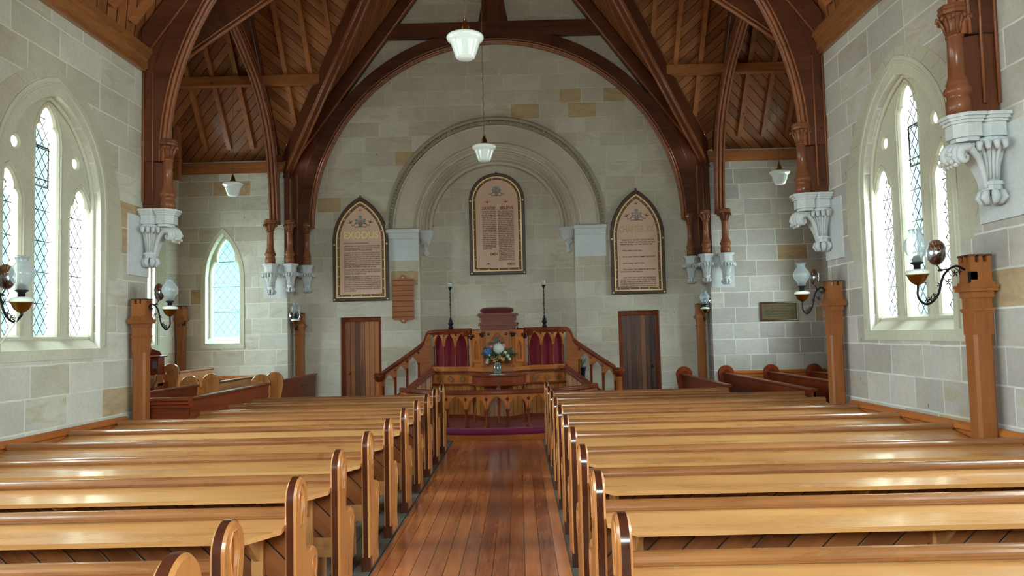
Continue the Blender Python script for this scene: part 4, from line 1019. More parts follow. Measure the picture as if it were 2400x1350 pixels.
# transept pews run along Y: build along x then turn
def side_pew(label, x, ya, yb, z0, facing, head_at, group, tone='pew', railtone='rail', off=.10):
    """back stands at x; seat towards facing (+1 -> +x). heads at head_at (list of y)"""
    t = thing('transept_pew', label, 'pew', (x, ya, z0), group)
    f = facing
    for y in head_at:
        P = [(-.10, 0), (-.10, .60), (-.135, .80)] + [(.01 + .15 * math.cos(a), .87 + .15 * math.sin(a)) for a in [3.35 - i * .125 for i in range(31)]] + [(.10, .72), (.08, .66), (.10, .60), (.25, .56), (.27, .46), (.22, .3), (.25, 0)]
        hx = x + f * off; Q = [(hx + f * a, z0 + b) for a, b in P]
        m = MB().plate(Q, [arc(hx + f * .01, z0 + .87, .058, 0, 2 * PI, 20)[:-1]], .055, .010, 'xz', (0, y, 0)).plate([(hx + f * a * .9, z0 + b * .98 + .01) for a, b in P], [], .028, 0, 'xz', (0, y, 0))
        e = m.build('pew_end', ('end' if tone == 'pew' else tone) + '_z', t)
        m = MB()
        for k in range(4):
            a = PI / 4 + k * PI / 2
            for yy in (y - .018, y + .018): m.tube([(hx + f * .01 + .026 * math.cos(a) + .02 * math.cos(t_), yy, z0 + .87 + .026 * math.sin(a) + .02 * math.sin(t_)) for t_ in [i * PI / 6 for i in range(12)]], .005, 5, closed=True)
        m.build('quatrefoil', tone + '_z', e)
        V = []
        for a in [3.35 - i * .125 for i in range(28)]:
            for yy in (y - .018, y + .018): V.append((hx + f * (.01 + .1525 * math.cos(a)), yy, z0 + .87 + .1525 * math.sin(a)))
        MB().add(V, [(2 * i, 2 * i + 1, 2 * i + 3, 2 * i + 2) for i in range(27)], True).build('edge_band', 'dark_edge', e)
    prof = [(-.045, .85), (-.055, .865), (-.05, .885), (.05, .885), (.055, .865), (.045, .85)]
    MB().prism([(x + a, z0 + b) for a, b in prof], ya, yb, 'y').build('top_rail', railtone + '_y', t)
    MB().box(x - .015, x + .015, ya, yb, z0 + .02, z0 + .85).box(x - .025, x + .025, ya, yb, z0 + .76, z0 + .85).box(x - .02, x + .02, ya, yb, z0 + .69, z0 + .71).build('back_panel', ('mahog' if railtone == 'mahog' else tone) + '_y', t)
    a, b = sorted((x + f * .016, x + f * .40)); MB().cbox(a, b, ya, yb, z0 + .42, z0 + .45, .006).box(a, b, ya + .1, ya + .14, z0, z0 + .42).box(a, b, yb - .14, yb - .1, z0, z0 + .42).build('seat', tone + '_y', t)
    return t
GT, GU = 'pews across the left transept', 'pews across the right transept'
side_pew('long dark-backed transept pew on the left, running forward from the panelled return', -3.96, 9.28, 12.2, .15, -1, [12.2], GT, railtone='mahog')
side_pew('second transept pew behind the panelled return on the left', -5.10, 9.7, 12.25, .15, -1, [12.25], GT, railtone='mahog')
side_pew('transept pew ending at the chancel wall left of the door, round head facing the nave', -4.0, 13.0, 15.15, .15, -1, [13.0], GT, railtone='mahog')
side_pew('middle transept pew on the left with a round quatrefoil head', -5.02, 12.9, 15.1, .15, -1, [12.9], GT)
side_pew('raised rear transept pew on the left, its round head standing highest', -5.72, 12.95, 14.4, .33, -1, [12.95], GT)
side_pew('dark transept pew on the right nearest the chancel door', 3.08, 11.62, 14.85, 0, 1, [14.85], GU, tone='mahog', railtone='mahog', off=.02)
side_pew('second dark pew from the door in the right transept', 3.90, 10.40, 14.95, 0, 1, [14.95], GU, tone='mahog', railtone='mahog', off=.02)
side_pew('third dark pew from the door in the right transept', 4.76, 9.70, 14.95, 0, 1, [14.95], GU, tone='mahog', railtone='mahog', off=.02)
side_pew('dark pew furthest right in the right transept', 5.52, 9.70, 14.80, 0, 1, [14.80], GU, tone='mahog', railtone='mahog', off=.02)
t = thing('panelled_return', 'dark moulded wooden return panel beside the left corner post', 'pew panel', (-4.2, 9.2, 0), None)
MB().box(XL + .04, -3.94, 9.20, 9.24, 0, 1.0).build('panel', 'mahog_x', t)
MB().prism([(9.20 - a, b) for a, b in ((0, .93), (.03, .93), (.035, .96), (.06, .975), (.06, 1.0), (.09, 1.02), (.09, 1.05), (-.06, 1.05), (-.06, 1.0))], XL + .04, -3.90, 'x').box(XL + .04, -3.94, 9.18, 9.20, .86, .89).build('cornice', 'mahog_x', t)

# ================================================================== COMMUNION DAIS, RAIL, KNEELER
CX, CY = XC - .012, 14.74
def pol(r, a): return (CX + r * math.sin(a), CY - r * math.cos(a))     # a = 0 faces the nave
def sector(r0, r1, a0, a1, n=40):
    A = [a0 + (a1 - a0) * i / n for i in range(n + 1)]
    return [pol(r1, a) for a in A] + [pol(r0, a) for a in A[::-1]]
AM = 1.27
struct('floor_dais_step', MB().prism([pol(2.14, -AM + 2 * AM * i / 40) for i in range(41)] + [(CX + 2.05, YB), (CX - 2.05, YB)], 0, .088, 'z'), 'honey_x')
struct('floor_dais_carpet', MB().prism([pol(1.955, -AM + 2 * AM * i / 40) for i in range(41)] + [(CX + 1.88, YB), (CX - 1.88, YB)], .088, .18, 'z'), 'carpet')
kn = MB(); n = 48; V = []; prof = [(0, 0), (.0, .055), (.02, .085), (.06, .10), (.12, .10), (.155, .08), (.17, .05), (.17, 0)]
for i in range(n + 1):
    a = -1.05 + 2.1 * i / n
    for r_, z in prof: x, y = pol(1.96 + r_, a); V.append((x, y, .089 + z))
k_ = len(prof); Fc = [(i * k_ + j, (i + 1) * k_ + j, (i + 1) * k_ + (j + 1) % k_, i * k_ + (j + 1) % k_) for i in range(n) for j in range(k_)] + [tuple(range(k_)), tuple(n * k_ + j for j in range(k_ - 1, -1, -1))]
tag(kn.add(V, Fc, True).build('kneeler_cushion', 'kneeler_cloth'), 'long curved purple-red kneeling cushion before the communion rail', 'cushion')
t = thing('communion_rail', 'curved timber communion rail with pointed arches on little columns', 'rail', (CX, 12.85, .18))
RR = 1.87; AS = .186; NP = 13
m = MB(); V = []; prof = [(-.055, .545), (-.06, .56), (-.045, .575), (-.055, .59), (-.035, .612), (0, .618), (.035, .612), (.055, .59), (.045, .575), (.06, .56), (.055, .545)]
n = 60; A0 = AS * (NP / 2.0) * .995
for i in range(n + 1):
    a = -A0 + 2 * A0 * i / n
    for r_, z in prof: x, y = pol(RR + r_, a); V.append((x, y, .18 + z))
k_ = len(prof); Fc = [(i * k_ + j, (i + 1) * k_ + j, (i + 1) * k_ + (j + 1) % k_, i * k_ + (j + 1) % k_) for i in range(n) for j in range(k_)] + [tuple(range(k_)), tuple(n * k_ + j for j in range(k_ - 1, -1, -1))]
m.add(V, Fc, True).build('handrail', 'mahog_x', t)
for i in range(NP):
    a0 = -AS * NP / 2 + AS * i; a1 = a0 + AS
    p, q = pol(RR, a0), pol(RR, a1); L_ = math.hypot(q[0] - p[0], q[1] - p[1]); ux, uy = (q[0] - p[0]) / L_, (q[1] - p[1]) / L_
    half = L_ / 2
    # bay runs column to column; the arch springs from the column heads
    P = [(0, .30), (0, .55), (L_, .55), (L_, .30), (L_ - .022, .30)] + [(x + half, z) for x, z in pointed(half - .022, .30, .505, 9)[::-1]][1:-1] + [(.022, .30)]
    b = MB().plate(P, [], .05, .007, 'xz', (0, 0, 0), fn=lambda v: (p[0] + ux * v[0] - uy * v[1], p[1] + uy * v[0] + ux * v[1], .18 + v[2]))
    b.build('arch_panel', 'honey_x', t)
    m = MB(); m.tube([(p[0] + ux * (half + x) + uy * .028, p[1] + uy * (half + x) - ux * .028, .18 + z) for x, z in pointed(half - .035, .31, .515, 9)], .006, 6); m.build('arch_beading', 'honey_x', t)
for i in range(NP + 1):
    a = -AS * NP / 2 + AS * i; x, y = pol(RR, a)
    MB().lathe([(.045, 0), (.045, .015), (.03, .03), (.024, .05), (.021, .22), (.026, .235), (.022, .25), (.034, .27), (.04, .285), (.04, .30)], (x, y, .18), 12).build('column', 'mahog_z', t)
    x, y = pol(RR + .027, a)
    MB().lathe([(.026, 0), (.028, .006), (.016, .010), (.018, .016), (.008, .024), (.001, .026)], (0, 0, 0), 12, fn=lambda v, x=x, y=y, a=a: (x + v[0] * math.cos(a) + v[2] * math.sin(a), y + v[0] * math.sin(a) - v[2] * math.cos(a), .18 + .465 + v[1])).build('boss', 'mahog_z', t)

# ================================================================== PULPIT PLATFORM
PC = XC - .01
t = thing('pulpit', 'carved timber pulpit platform with red velvet arches, a central reading desk and stair rails', 'pulpit', (PC, 14.3, .18))
PLAN = [(0.0, 13.93), (.27, 13.93), (.475, 14.28), (.56, 14.36), (.79, 14.40), (1.01, 14.48), (1.21, 14.60), (1.33, 14.72)]
def mpt(sg, p): return (PC + sg * p[0], p[1])
# floor block, clad in vertical boards
def outline(off):   # plan outline pushed outward
    R = []
    for sg in (-1, 1):
        L_ = []
        for i, (x, y) in enumerate(PLAN[1:]): L_.append((PC + sg * (x + (off * .5 if i else off * .3)), y - off))
        R.append(L_)
    return R[0][::-1] + R[1]
def band(name, mat, off, z0, z1, par=t):
    O = outline(off); return MB().prism(O + [(O[-1][0], YNI - .02), (O[0][0], YNI - .02)], z0, z1, 'z').build(name, mat, par)
band('boarding', 'match_boards', -.05, .18, .80)
band('plinth_moulding', 'mahog_x', .0, .18, .25); band('lower_ledge', 'mahog_x', .03, .79, .82); band('quatrefoil_band', 'honey_x', -.0, .82, .985)
band('ledge_cove', 'rail_x', .015, .985, 1.02); band('ledge_moulding', 'mahog_x', .05, 1.02, 1.05); band('ledge_top', 'honey_x', .02, 1.05, 1.13)
def qfoil(c, u, nrm, s, parent):
    m = MB(); P = []
    for i in range(40):
        a = 2 * PI * i / 40; r_ = s * (.72 + .28 * abs(math.cos(2 * a))); P.append((r_ * math.cos(a), r_ * math.sin(a)))
    m.tube([(c[0] + u[0] * a + nrm[0] * .003, c[1] + u[1] * a + nrm[1] * .003, c[2] + b) for a, b in P], .007, 6, closed=True)
    V = [(c[0] + nrm[0] * .002, c[1] + nrm[1] * .002, c[2])] + [(c[0] + u[0] * a + nrm[0] * .002, c[1] + u[1] * a + nrm[1] * .002, c[2] + b) for a, b in P]
    m.add(V, [(0, i + 1, (i + 1) % 40 + 1) for i in range(40)]); m.build('quatrefoil', 'rail_x', parent)
def seg(p, q):
    L_ = math.hypot(q[0] - p[0], q[1] - p[1]); u = ((q[0] - p[0]) / L_, (q[1] - p[1]) / L_); nr = (u[1], -u[0]); return L_, u, nr
for sg in (-1, 1):
    pts = [mpt(sg, p) for p in PLAN]
    for i in (3, 4, 5, 6):
        p, q = (pts[i], pts[i + 1]) if sg > 0 else (pts[i + 1], pts[i])
        L_, u, nr = seg(p, q)
        if nr[1] > 0: nr = (-nr[0], -nr[1])
        qfoil(((p[0] + q[0]) / 2 + nr[0] * .012, (p[1] + q[1]) / 2 + nr[1] * .012 - .0, .902), u, nr, .055, t)
    # arcade bays in front of red velvet
    for i in (3, 4, 5):
        p, q = (pts[i], pts[i + 1]) if sg > 0 else (pts[i + 1], pts[i]); L_, u, nr = seg(p, q); h = L_ / 2
        P = [(0, 1.50), (0, 1.79), (L_, 1.79), (L_, 1.50), (L_ - .018, 1.50)] + [(x + h, z) for x, z in pointed(h - .018, 1.50, 1.735, 10)[::-1]][1:-1] + [(.018, 1.50)]
        MB().plate(P, [], .045, .006, 'xz', (0, 0, 0), fn=lambda v: (p[0] + u[0] * v[0] - u[1] * v[1], p[1] + u[1] * v[0] + u[0] * v[1], v[2])).build('arcade_bay', 'honey_x', t)
        MB().box(0, L_, .05, .07, 1.13, 1.79, fn=lambda v: (p[0] + u[0] * v[0] - u[1] * v[1], p[1] + u[1] * v[0] + u[0] * v[1], v[2])).build('velvet_panel', 'velvet', t)
    for i in (3, 4, 5, 6):
        x, y = pts[i]
        MB().lathe([(.026, 0), (.026, .02), (.018, .035), (.020, .06), (.015, .075), (.015, .32), (.020, .335), (.022, .355), (.024, .37)], (x, y, 1.13), 12).build('arcade_column', 'mahog_z', t)
        MB().sphere((x, y - .026, 1.715), .024, 12, 7, (1, .7, 1)).build('boss', 'dark_edge', t)
    # handrail, bending over the shoulder and down the stair
    mid = [(.49, 14.30, 1.80), (.60, 14.37, 1.80), (.80, 14.40, 1.80), (1.01, 14.47, 1.80), (1.20, 14.56, 1.80), (1.29, 14.62, 1.79), (1.345, 14.63, 1.745), (1.37, 14.62, 1.67), (1.40, 14.60, 1.60), (1.50, 14.57, 1.51), (1.80, 14.52, 1.30), (2.16, 14.47, 1.055)]
    C = catmull([(PC + sg * a, b, c) for a, b, c in mid], 5)
    m = MB().tube(C, .026, 10)
    m.tube([p + Vector((0, 0, -.026)) for p in C], .034, 8)
    m.tube([p + Vector((0, -.012, -.062)) for p in C], .014, 8); m.build('handrail', 'mahog_x', t)
    # stair balustrade board with pierced arches
    a, b = Vector((PC + sg * 1.27, 14.61, 0)), Vector((PC + sg * 2.16, 14.47, 0)); LL = (b - a).length; u = (b - a) / LL
    top = [(0, 1.76), (.06, 1.72), (.10, 1.63), (.14, 1.56), (.24, 1.48), (LL, 1.01)]
    zl = lambda s_: 1.48 - (s_ - .24) * (.47 / (LL - .24))
    O = top + [(LL, .30), (0, .98)]
    hol = []; cols = []
    for k, c in enumerate((.34, .56, .78)):
        zt_ = zl(c) - .085; hb = .085; zs_ = zt_ - .17; zb = .98 - .70 * (c / LL) + .06
        hol.append([(c - hb, zb + .05)] + [(x, z) for x, z in pointed(hb, zs_, zt_, 8, c)] + [(c + hb, zb - .08)])
        cols.append((c + hb + .025, zs_ - .02, zb - .02))
    fnS = lambda v: tuple(a + u * v[0] + Vector((u.y, -u.x, 0)) * (v[1]) + Vector((0, 0, v[2])))
    MB().plate(O, hol, .04, .006, 'xz', (0, 0, 0), fn=fnS).build('stair_balustrade', 'honey_x', t)
    for c, zh_, zb_ in cols + [(.34 - .11, cols[0][1] + .1, .95)]:
        if zh_ - zb_ < .05: continue
        x, y, _ = fnS((c, -.0, 0)); H = max(zh_ - zb_ - .02, .1)
        MB().lathe([(.022, 0), (.018, .03), (.016, H - .04), (.02, H - .03), (.024, H)], (x, y - .02, zb_), 10).build('baluster', 'mahog_z', t)
    for s_ in (.235, .45, .67, .875):
        x, y, z = fnS((s_, 0, zl(s_) - .085)); MB().sphere((x, y - .024, z), .023, 12, 7, (1, .7, 1)).build('boss', 'dark_edge', t)
    # raking string of the stair
    m = MB().beam((PC + sg * 1.22, 14.50, 1.10), (PC + sg * 2.12, 14.38, .42), .07, .075).beam((PC + sg * 1.20, 14.47, 1.03), (PC + sg * 2.10, 14.35, .35), .05, .03)
    m.build('stair_string', 'mahog_x', t)
    MB().add([(PC + sg * 1.25, 14.50, 1.05), (PC + sg * 2.12, 14.40, .40), (PC + sg * 2.12, 14.40, .18), (PC + sg * 1.25, 14.50, .18), (PC + sg * 1.25, 14.56, 1.05), (PC + sg * 2.12, 14.46, .40), (PC + sg * 2.12, 14.46, .18), (PC + sg * 1.25, 14.56, .18)],
             [(0, 1, 2, 3), (7, 6, 5, 4), (0, 4, 5, 1), (1, 5, 6, 2), (2, 6, 7, 3), (3, 7, 4, 0)]).build('stair_side', 'match_boards', t)
    # newel with leafy cap
    nx, ny = PC + sg * 2.215, 14.46
    nw = MB().lathe([(.075, 0), (.075, .10), (.06, .12), (.055, .66), (.062, .68), (.058, .70)], (nx, ny, .18), 16).build('newel', 'honey_z', t)
    m = MB().lathe([(.058, .70), (.066, .74), (.095, .79), (.10, .80)], (nx, ny, .18), 14)
    for k in range(9):
        a_ = 2 * PI * k / 9; m.tube([(nx + math.cos(a_) * r_, ny + math.sin(a_) * r_, .18 + z) for r_, z in ((.06, .71), (.075, .755), (.10, .785), (.112, .765))], [.012, .016, .016, .006], 6)
    m.lathe([(.10, .80), (.118, .805), (.118, .825), (.105, .835), (.112, .85), (.09, .865)], (nx, ny, .18), 8, False); m.build('newel_cap', 'mahog_z', nw)
    # slender shafts at the desk angles
    for (x, y, r_, z0, z1) in ((.475, 14.26, .034, 1.13, 1.72), (.275, 13.92, .026, 1.13, 1.76)):
        X = PC + sg * x; s_ = MB().lathe([(r_ * 1.5, 0), (r_ * 1.5, .03), (r_, .05), (r_, z1 - z0 - .12), (r_ * 1.15, z1 - z0 - .11), (r_, z1 - z0 - .10)], (X, y, z0), 14).build('angle_shaft', 'honey_z', t)
        m = MB().lathe([(r_, -.10), (r_ * 1.2, -.07), (r_ * 1.9, -.03), (r_ * 2, -.02), (r_ * 2, 0)], (X, y, z1), 14)
        for k in range(7):
            a_ = 2 * PI * k / 7; m.tube([(X + math.cos(a_) * q * r_, y + math.sin(a_) * q * r_, z1 + z) for q, z in ((1.1, -.09), (1.4, -.06), (2., -.04), (2.1, -.06))], [r_ * .25, r_ * .35, r_ * .35, r_ * .15], 6)
        m.build('shaft_capital', 'dark_edge', s_)
# central desk body
m = MB(); O = [mpt(-1, PLAN[2]), mpt(-1, PLAN[1]), mpt(1, PLAN[1]), mpt(1, PLAN[2])]
m.prism(O + [(O[3][0], 14.6), (O[0][0], 14.6)], 1.13, 1.79, 'z'); m.build('desk_body', 'honey_z', t)
yf = 13.93
P = rect(-.215, .215, 1.20, 1.78); Hh = [[(-.13, 1.24)] + pointed(.13, 1.50, 1.73, 10) + [(.13, 1.24)]]
m = MB().plate(P, Hh, .022, .006, 'xz', (PC, yf - .012, 0)); m.build('front_panel', 'honey_x', t)
m = MB()
for hw, za in ((.12, 1.72), (.075, 1.66)): m.tube([(PC + x, yf - .014, z) for x, z in [(-hw, 1.24)] + pointed(hw, 1.5, za, 10) + [(hw, 1.24)]], .008, 6)
m.build('arch_moulding', 'honey_x', t)
for sg in (-1, 1): MB().sphere((PC + sg * .155, yf - .03, 1.715), .027, 12, 7, (1, .6, 1)).build('boss', 'dark_edge', t)
for sg in (-1, 1):
    p, q = mpt(sg, PLAN[1]), mpt(sg, PLAN[2])
    if sg < 0: p, q = q, p
    L_, u, nr = seg(p, q); fnp = lambda v: (p[0] + u[0] * v[0] + nr[0] * v[1], p[1] + u[1] * v[0] + nr[1] * v[1], v[2])
    MB().plate(rect(.05, L_ - .05, 1.20, 1.66), [[(L_ / 2 - .085, 1.25)] + pointed(.085, 1.45, 1.60, 8, L_ / 2) + [(L_ / 2 + .085, 1.25)]], .02, .005, 'xz', (0, .012, 0), fn=fnp).build('side_panel', 'honey_x', t)
    MB().tube([fnp((L_ / 2 + x, .014, z)) for x, z in [(-.05, 1.27)] + pointed(.05, 1.45, 1.56, 8) + [(.05, 1.27)] + [(-.05, 1.27)]], .006, 6).build('side_moulding', 'honey_x', t)
    # curved capping between desk and arcade
    MB().lathe([(.17, 0), (.17, .10), (.185, .11), (.185, .13)], (PC + sg * .53, 14.47, 1.68), 24, True).build('curved_capping', 'mahog_x', t)
# desk head
def deskring(hw, yf_, z0, z1, name, mat='mahog_x'): return MB().prism([(PC - hw - .06, 14.42), (PC - hw, yf_), (PC + hw, yf_), (PC + hw + .06, 14.42)], z0, z1, 'z').build(name, mat, t)
deskring(.275, 13.90, 1.79, 1.87, 'desk_frieze'); deskring(.31, 13.865, 1.87, 1.895, 'desk_moulding'); deskring(.30, 13.875, 1.895, 1.92, 'desk_moulding'); deskring(.265, 13.90, 1.92, 2.02, 'desk_box'); deskring(.29, 13.88, 2.02, 2.045, 'desk_moulding'); deskring(.325, 13.85, 2.045, 2.085, 'desk_top')
m = MB()
for k in range(13): m.box(PC - .262 + k * .0425, PC - .245 + k * .0425, 13.888, 13.90, 1.80, 1.825)
m.build('dentils', 'mahog_x', t)
MB().box(PC + .305, PC + .345, 13.93, 14.0, 1.95, 2.07).build('desk_bracket', 'mahog_x', t)
m = MB().sphere((0, 0, 0), 1, 28, 12, (1, 1, 1)); m.v = [(PC + .305 * math.copysign(abs(x) ** .55, x), 14.02 + .15 * math.copysign(abs(y) ** .6, y) + (z > 0) * z * .0, 2.14 + .058 * math.copysign(abs(z) ** .75, z) + .025 * y) for x, y, z in m.v]
cu = tag(m.build('pulpit_cushion', 'velvet_dark'), 'plump dark red velvet cushion on top of the reading desk', 'cushion')
m = MB()
for sg in (-1, 1):
    m.tube([(PC + sg * .31, 13.885, 2.085), (PC + sg * .325, 13.88, 2.12), (PC + sg * .315, 13.89, 2.15)], .012, 6)
m.build('gold_tassel', 'gold_paint', cu)

# brass pole lamps on the pulpit rail
for x, nm in ((-1.283, 'left'), (.475, 'right')):
    y = 14.56; z = 1.825; t2 = thing('pole_lamp', 'tall twisted brass pole lamp with small glass cup, %s of the pulpit desk' % nm, 'lamp', (x, y, z), 'brass pole lamps on the pulpit rail')
    MB().lathe([(.045, 0), (.045, .03), (.03, .05), (.03, .07), (.05, .09), (.05, .11), (.03, .14), (.036, .16), (.018, .19), (.014, .22)], (x, y, z), 12, True).build('base', 'iron', t2)
    m = MB()
    for ph in (0, PI): m.tube([(x + .007 * math.cos(ph + k * .55), y + .007 * math.sin(ph + k * .55), z + .2 + k * .0118) for k in range(46)], .0075, 6)
    m.lathe([(.02, 0), (.026, .006), (.02, .012)], (x, y, z + .44), 10); m.build('twisted_pole', 'bronze', t2)
    MB().lathe([(.012, 0), (.02, .02), (.038, .05), (.04, .06), (.022, .055)], (x, y, z + .73), 12).build('cup_holder', 'iron', t2)
    MB().lathe([(.018, 0), (.034, .02), (.037, .09), (.035, .10), (.032, .09), (.03, .025)], (x, y, z + .785), 14).build('glass_cup', 'lamp_glass', t2)
    MB().lathe([(.02, 0), (.024, .05), (.001, .055)], (x, y, z + .80), 12).build('candle', 'ivory', t2)
t2 = thing('microphone', 'small black microphone on the rail right of the reading desk', 'microphone', (-.03, 14.42, 1.82))
MB().lathe([(.02, 0), (.02, .008), (.006, .012), (.005, .05)], (-.03, 14.42, 1.81), 10).build('stand', 'black_plastic', t2)
m = MB().tube([(-.09, 14.42, 1.865), (-.04, 14.42, 1.885), (-.015, 14.42, 1.915)], [.01, .028, .012], 8); m.build('head', 'black_plastic', t2)

# ================================================================== COMMUNION TABLE, VASE, FLOWERS
TX, TY = XC + .01, 13.72
t = thing('communion_table', 'half-round polished mahogany communion table with turned legs', 'table', (TX, TY, .18))
D = [(TX + .50 * math.cos(a), TY - .50 * math.sin(a)) for a in [i * PI / 28 for i in range(29)]]
MB().prism(D, .99, 1.012, 'z').build('table_top', 'mahog_x', t)
D2 = [(TX + .475 * math.cos(a), TY - .475 * math.sin(a)) for a in [i * PI / 28 for i in range(29)]]
MB().prism(D2, .83, .99, 'z').tube([(x, y, .845) for x, y in D2], .010, 6).tube([(TX + .502 * math.cos(i * PI / 28), TY - .502 * math.sin(i * PI / 28), 1.0) for i in range(29)], .010, 6).build('apron', 'mahog_x', t)
for a in (.12, PI / 2, PI - .12):
    x, y = TX + .445 * math.cos(a), TY - .445 * math.sin(a)
    MB().lathe([(.03, 0), (.034, .02), (.02, .05), (.018, .30), (.03, .36), (.036, .40), (.026, .44), (.022, .50), (.036, .54), (.04, .58), (.034, .61), (.024, .63), (.038, .65)], (x, y, .18), 14).box(x - .03, x + .03, y - .03, y + .03, .82, .985).build('leg', 'mahog_z', t)
VX, VY, VZ = TX - .02, 13.55, 1.012
tag(MB().lathe([(.13, 0), (.132, .002), (.125, .004), (.001, .004)], (VX, VY, VZ), 32, flute=16, amp=.03).build('doily', 'doily'), 'round white lace mat under the green vase', 'mat')
va = tag(MB().lathe([(.045, 0), (.062, .02), (.072, .07), (.072, .12), (.058, .17), (.045, .195), (.052, .215), (.047, .215), (.04, .195), (.05, .165), (.06, .12), (.06, .04), (.001, .03)], (VX, VY, VZ + .004), 24).build('vase', 'vase_glaze'), 'grey-green glazed pottery vase on the communion table', 'vase')
def V3(a, e, r): return Vector((math.cos(e) * math.sin(a) * r, -math.cos(e) * math.cos(a) * r * .7, math.sin(e) * r))
NECK = Vector((VX, VY, VZ + .20))
def stem(m, tip):
    mid = (NECK + tip) / 2 + Vector((0, 0, .02)); m.tube([NECK - Vector((0, 0, .10)), NECK, mid, tip], .0035, 5)
def bloom_cluster(tip, r, mat, name, label, group=None, n=46):
    tip = NECK + (tip - NECK) * 1.08; r *= 1.12
    t = thing(name, label, 'flower', tip, group)
    m = MB(); stem(m, tip); m.build('stem', 'leaf_green', t)
    m = MB(); rnd = random.Random(len(name) + abs(int(tip.x * 1e3)))
    for i in range(n):
        z = 1 - 2 * (i + .5) / n; a = i * 2.4; q = Vector((math.sqrt(1 - z * z) * math.cos(a), math.sqrt(1 - z * z) * math.sin(a), z)); c = tip + q * r
        u = q.orthogonal().normalized(); w_ = q.cross(u); ph = rnd.random() * 3
        for k in range(4):
            b = ph + k * PI / 2; s_ = r * .34; E_ = lambda o_: u * math.cos(b + o_) + w_ * math.sin(b + o_)
            m.add([c * 1 - q * r * .04, c + E_(-.5) * s_ * .75 + q * r * .07, c + E_(0) * s_ * 1.15 + q * r * .02, c + E_(.5) * s_ * .75 + q * r * .07], [(0, 1, 2, 3)])
    m.sphere(tip, r * .86, 10, 7); m.build('petals', mat, t); return t
P0 = NECK
bloom_cluster(P0 + Vector((.03, -.05, .235)), .078, 'petal_white', 'hydrangea', 'big white hydrangea head in the middle of the bouquet')
bloom_cluster(P0 + Vector((-.145, -.03, .185)), .058, 'petal_blue', 'hydrangea', 'bright blue hydrangea head at the left of the bouquet')
for i, (dx, dz, r) in enumerate(((-.075, .27, .038), (.045, .31, .036), (.105, .275, .034))): bloom_cluster(P0 + Vector((dx, -.02, dz)), r, 'petal_pink', 'pink_rose', ('pink rose between the blue and the white hydrangea', 'pink rose at the top of the white hydrangea', 'pink rose right of the white hydrangea')[i], 'pink roses in the bouquet', 26)
for i, (dx, dz, r) in enumerate(((-.115, .115, .03), (-.145, .055, .03), (-.16, .015, .026), (.13, .165, .028), (.17, .11, .03), (.20, .06, .026))): bloom_cluster(P0 + Vector((dx, -.06, dz)), r, 'petal_cream', 'cream_stock', ('%s cream bloom drooping at the %s of the bouquet' % (('upper', 'middle', 'lowest')[i % 3], 'left' if i < 3 else 'right')), 'cream blooms in the bouquet', 20)
def lily(tip, label):
    t = thing('orange_lily', label, 'flower', tip, 'orange lilies in the bouquet'); m = MB(); stem(m, tip); m.build('stem', 'leaf_green', t); m = MB()
    d = Vector((tip.x - P0.x, -.12, .03)).normalized(); u = d.orthogonal().normalized(); w_ = d.cross(u)
    for k in range(6):
        a = k * PI / 3; e = u * math.cos(a) + w_ * math.sin(a); s_ = d.cross(e) * .014
        m.add([tip, tip + d * .03 + e * .022 + s_, tip + d * .038 + e * .055, tip + d * .03 + e * .022 - s_], [(0, 1, 2, 3)])
    m.build('petals', 'petal_orange', t)
for dx, dz, l_ in ((-.06, .09, 'left'), (.0, .07, 'centre'), (.045, .10, 'right of centre'), (.085, .06, 'far right'), (-.03, .045, 'lowest')): lily(P0 + Vector((dx, -.09, dz)), 'orange lily low in the bouquet, %s' % l_)
def sprig(a, e, r, mat, label, group, n=22):
    t = thing('foliage_sprig', label, 'foliage', NECK, group); rnd = random.Random(int(a * 77 + e * 31)); tip = NECK + V3(a, e, r)
    C = catmull([NECK, NECK + V3(a, e + .25, r * .5), tip], 8); m = MB().tube(C, .003, 5); m.build('stem', 'leaf_green', t); m = MB()
    for k in range(n * 4):
        i = int(3 + (len(C) - 4) * rnd.random()); c = C[i]; d = (C[i + 1] - C[i]).normalized(); q = Vector((rnd.uniform(-1, 1), rnd.uniform(-1, 1), rnd.uniform(-1, 1))).cross(d).normalized(); f = (d * .6 + q).normalized(); s_ = f.cross(Vector((rnd.random(), rnd.random(), rnd.random())))* 1; s_ = s_.normalized() * .012; L_ = rnd.uniform(.04, .075)
        m.add([c, c + f * L_ * .5 + s_, c + f * L_, c + f * L_ * .5 - s_], [(0, 1, 2, 3)])
    m.build('leaves', mat, t)
for i, (a, e, r, mt) in enumerate(((-.9, 1.15, .36, 'leaf_grey'), (-1.2, .85, .32, 'leaf_green'), (-1.25, .55, .30, 'leaf_grey'), (-1.0, .3, .2, 'leaf_green'), (.15, 1.45, .42, 'leaf_grey'), (-.3, 1.35, .38, 'leaf_grey'), (.6, 1.2, .36, 'leaf_green'), (1.2, .7, .34, 'leaf_grey'), (1.3, .42, .38, 'leaf_grey'), (1.35, .35, .32, 'leaf_green'), (1.0, .2, .2, 'leaf_green'), (0., .5, .16, 'leaf_green'), (-.6, .5, .22, 'leaf_green'), (.6, .6, .22, 'leaf_green'))):
    sprig(a, e, r * 1.12, mt, '%s leafy sprig at the %s of the bouquet' % ('grey-green' if mt == 'leaf_grey' else 'dark green', ['upper left', 'left', 'far left', 'lower left', 'top', 'top left', 'upper right', 'right', 'far right tip', 'right edge', 'lower right', 'front', 'front left', 'front right'][i]), 'leafy sprigs in the bouquet')

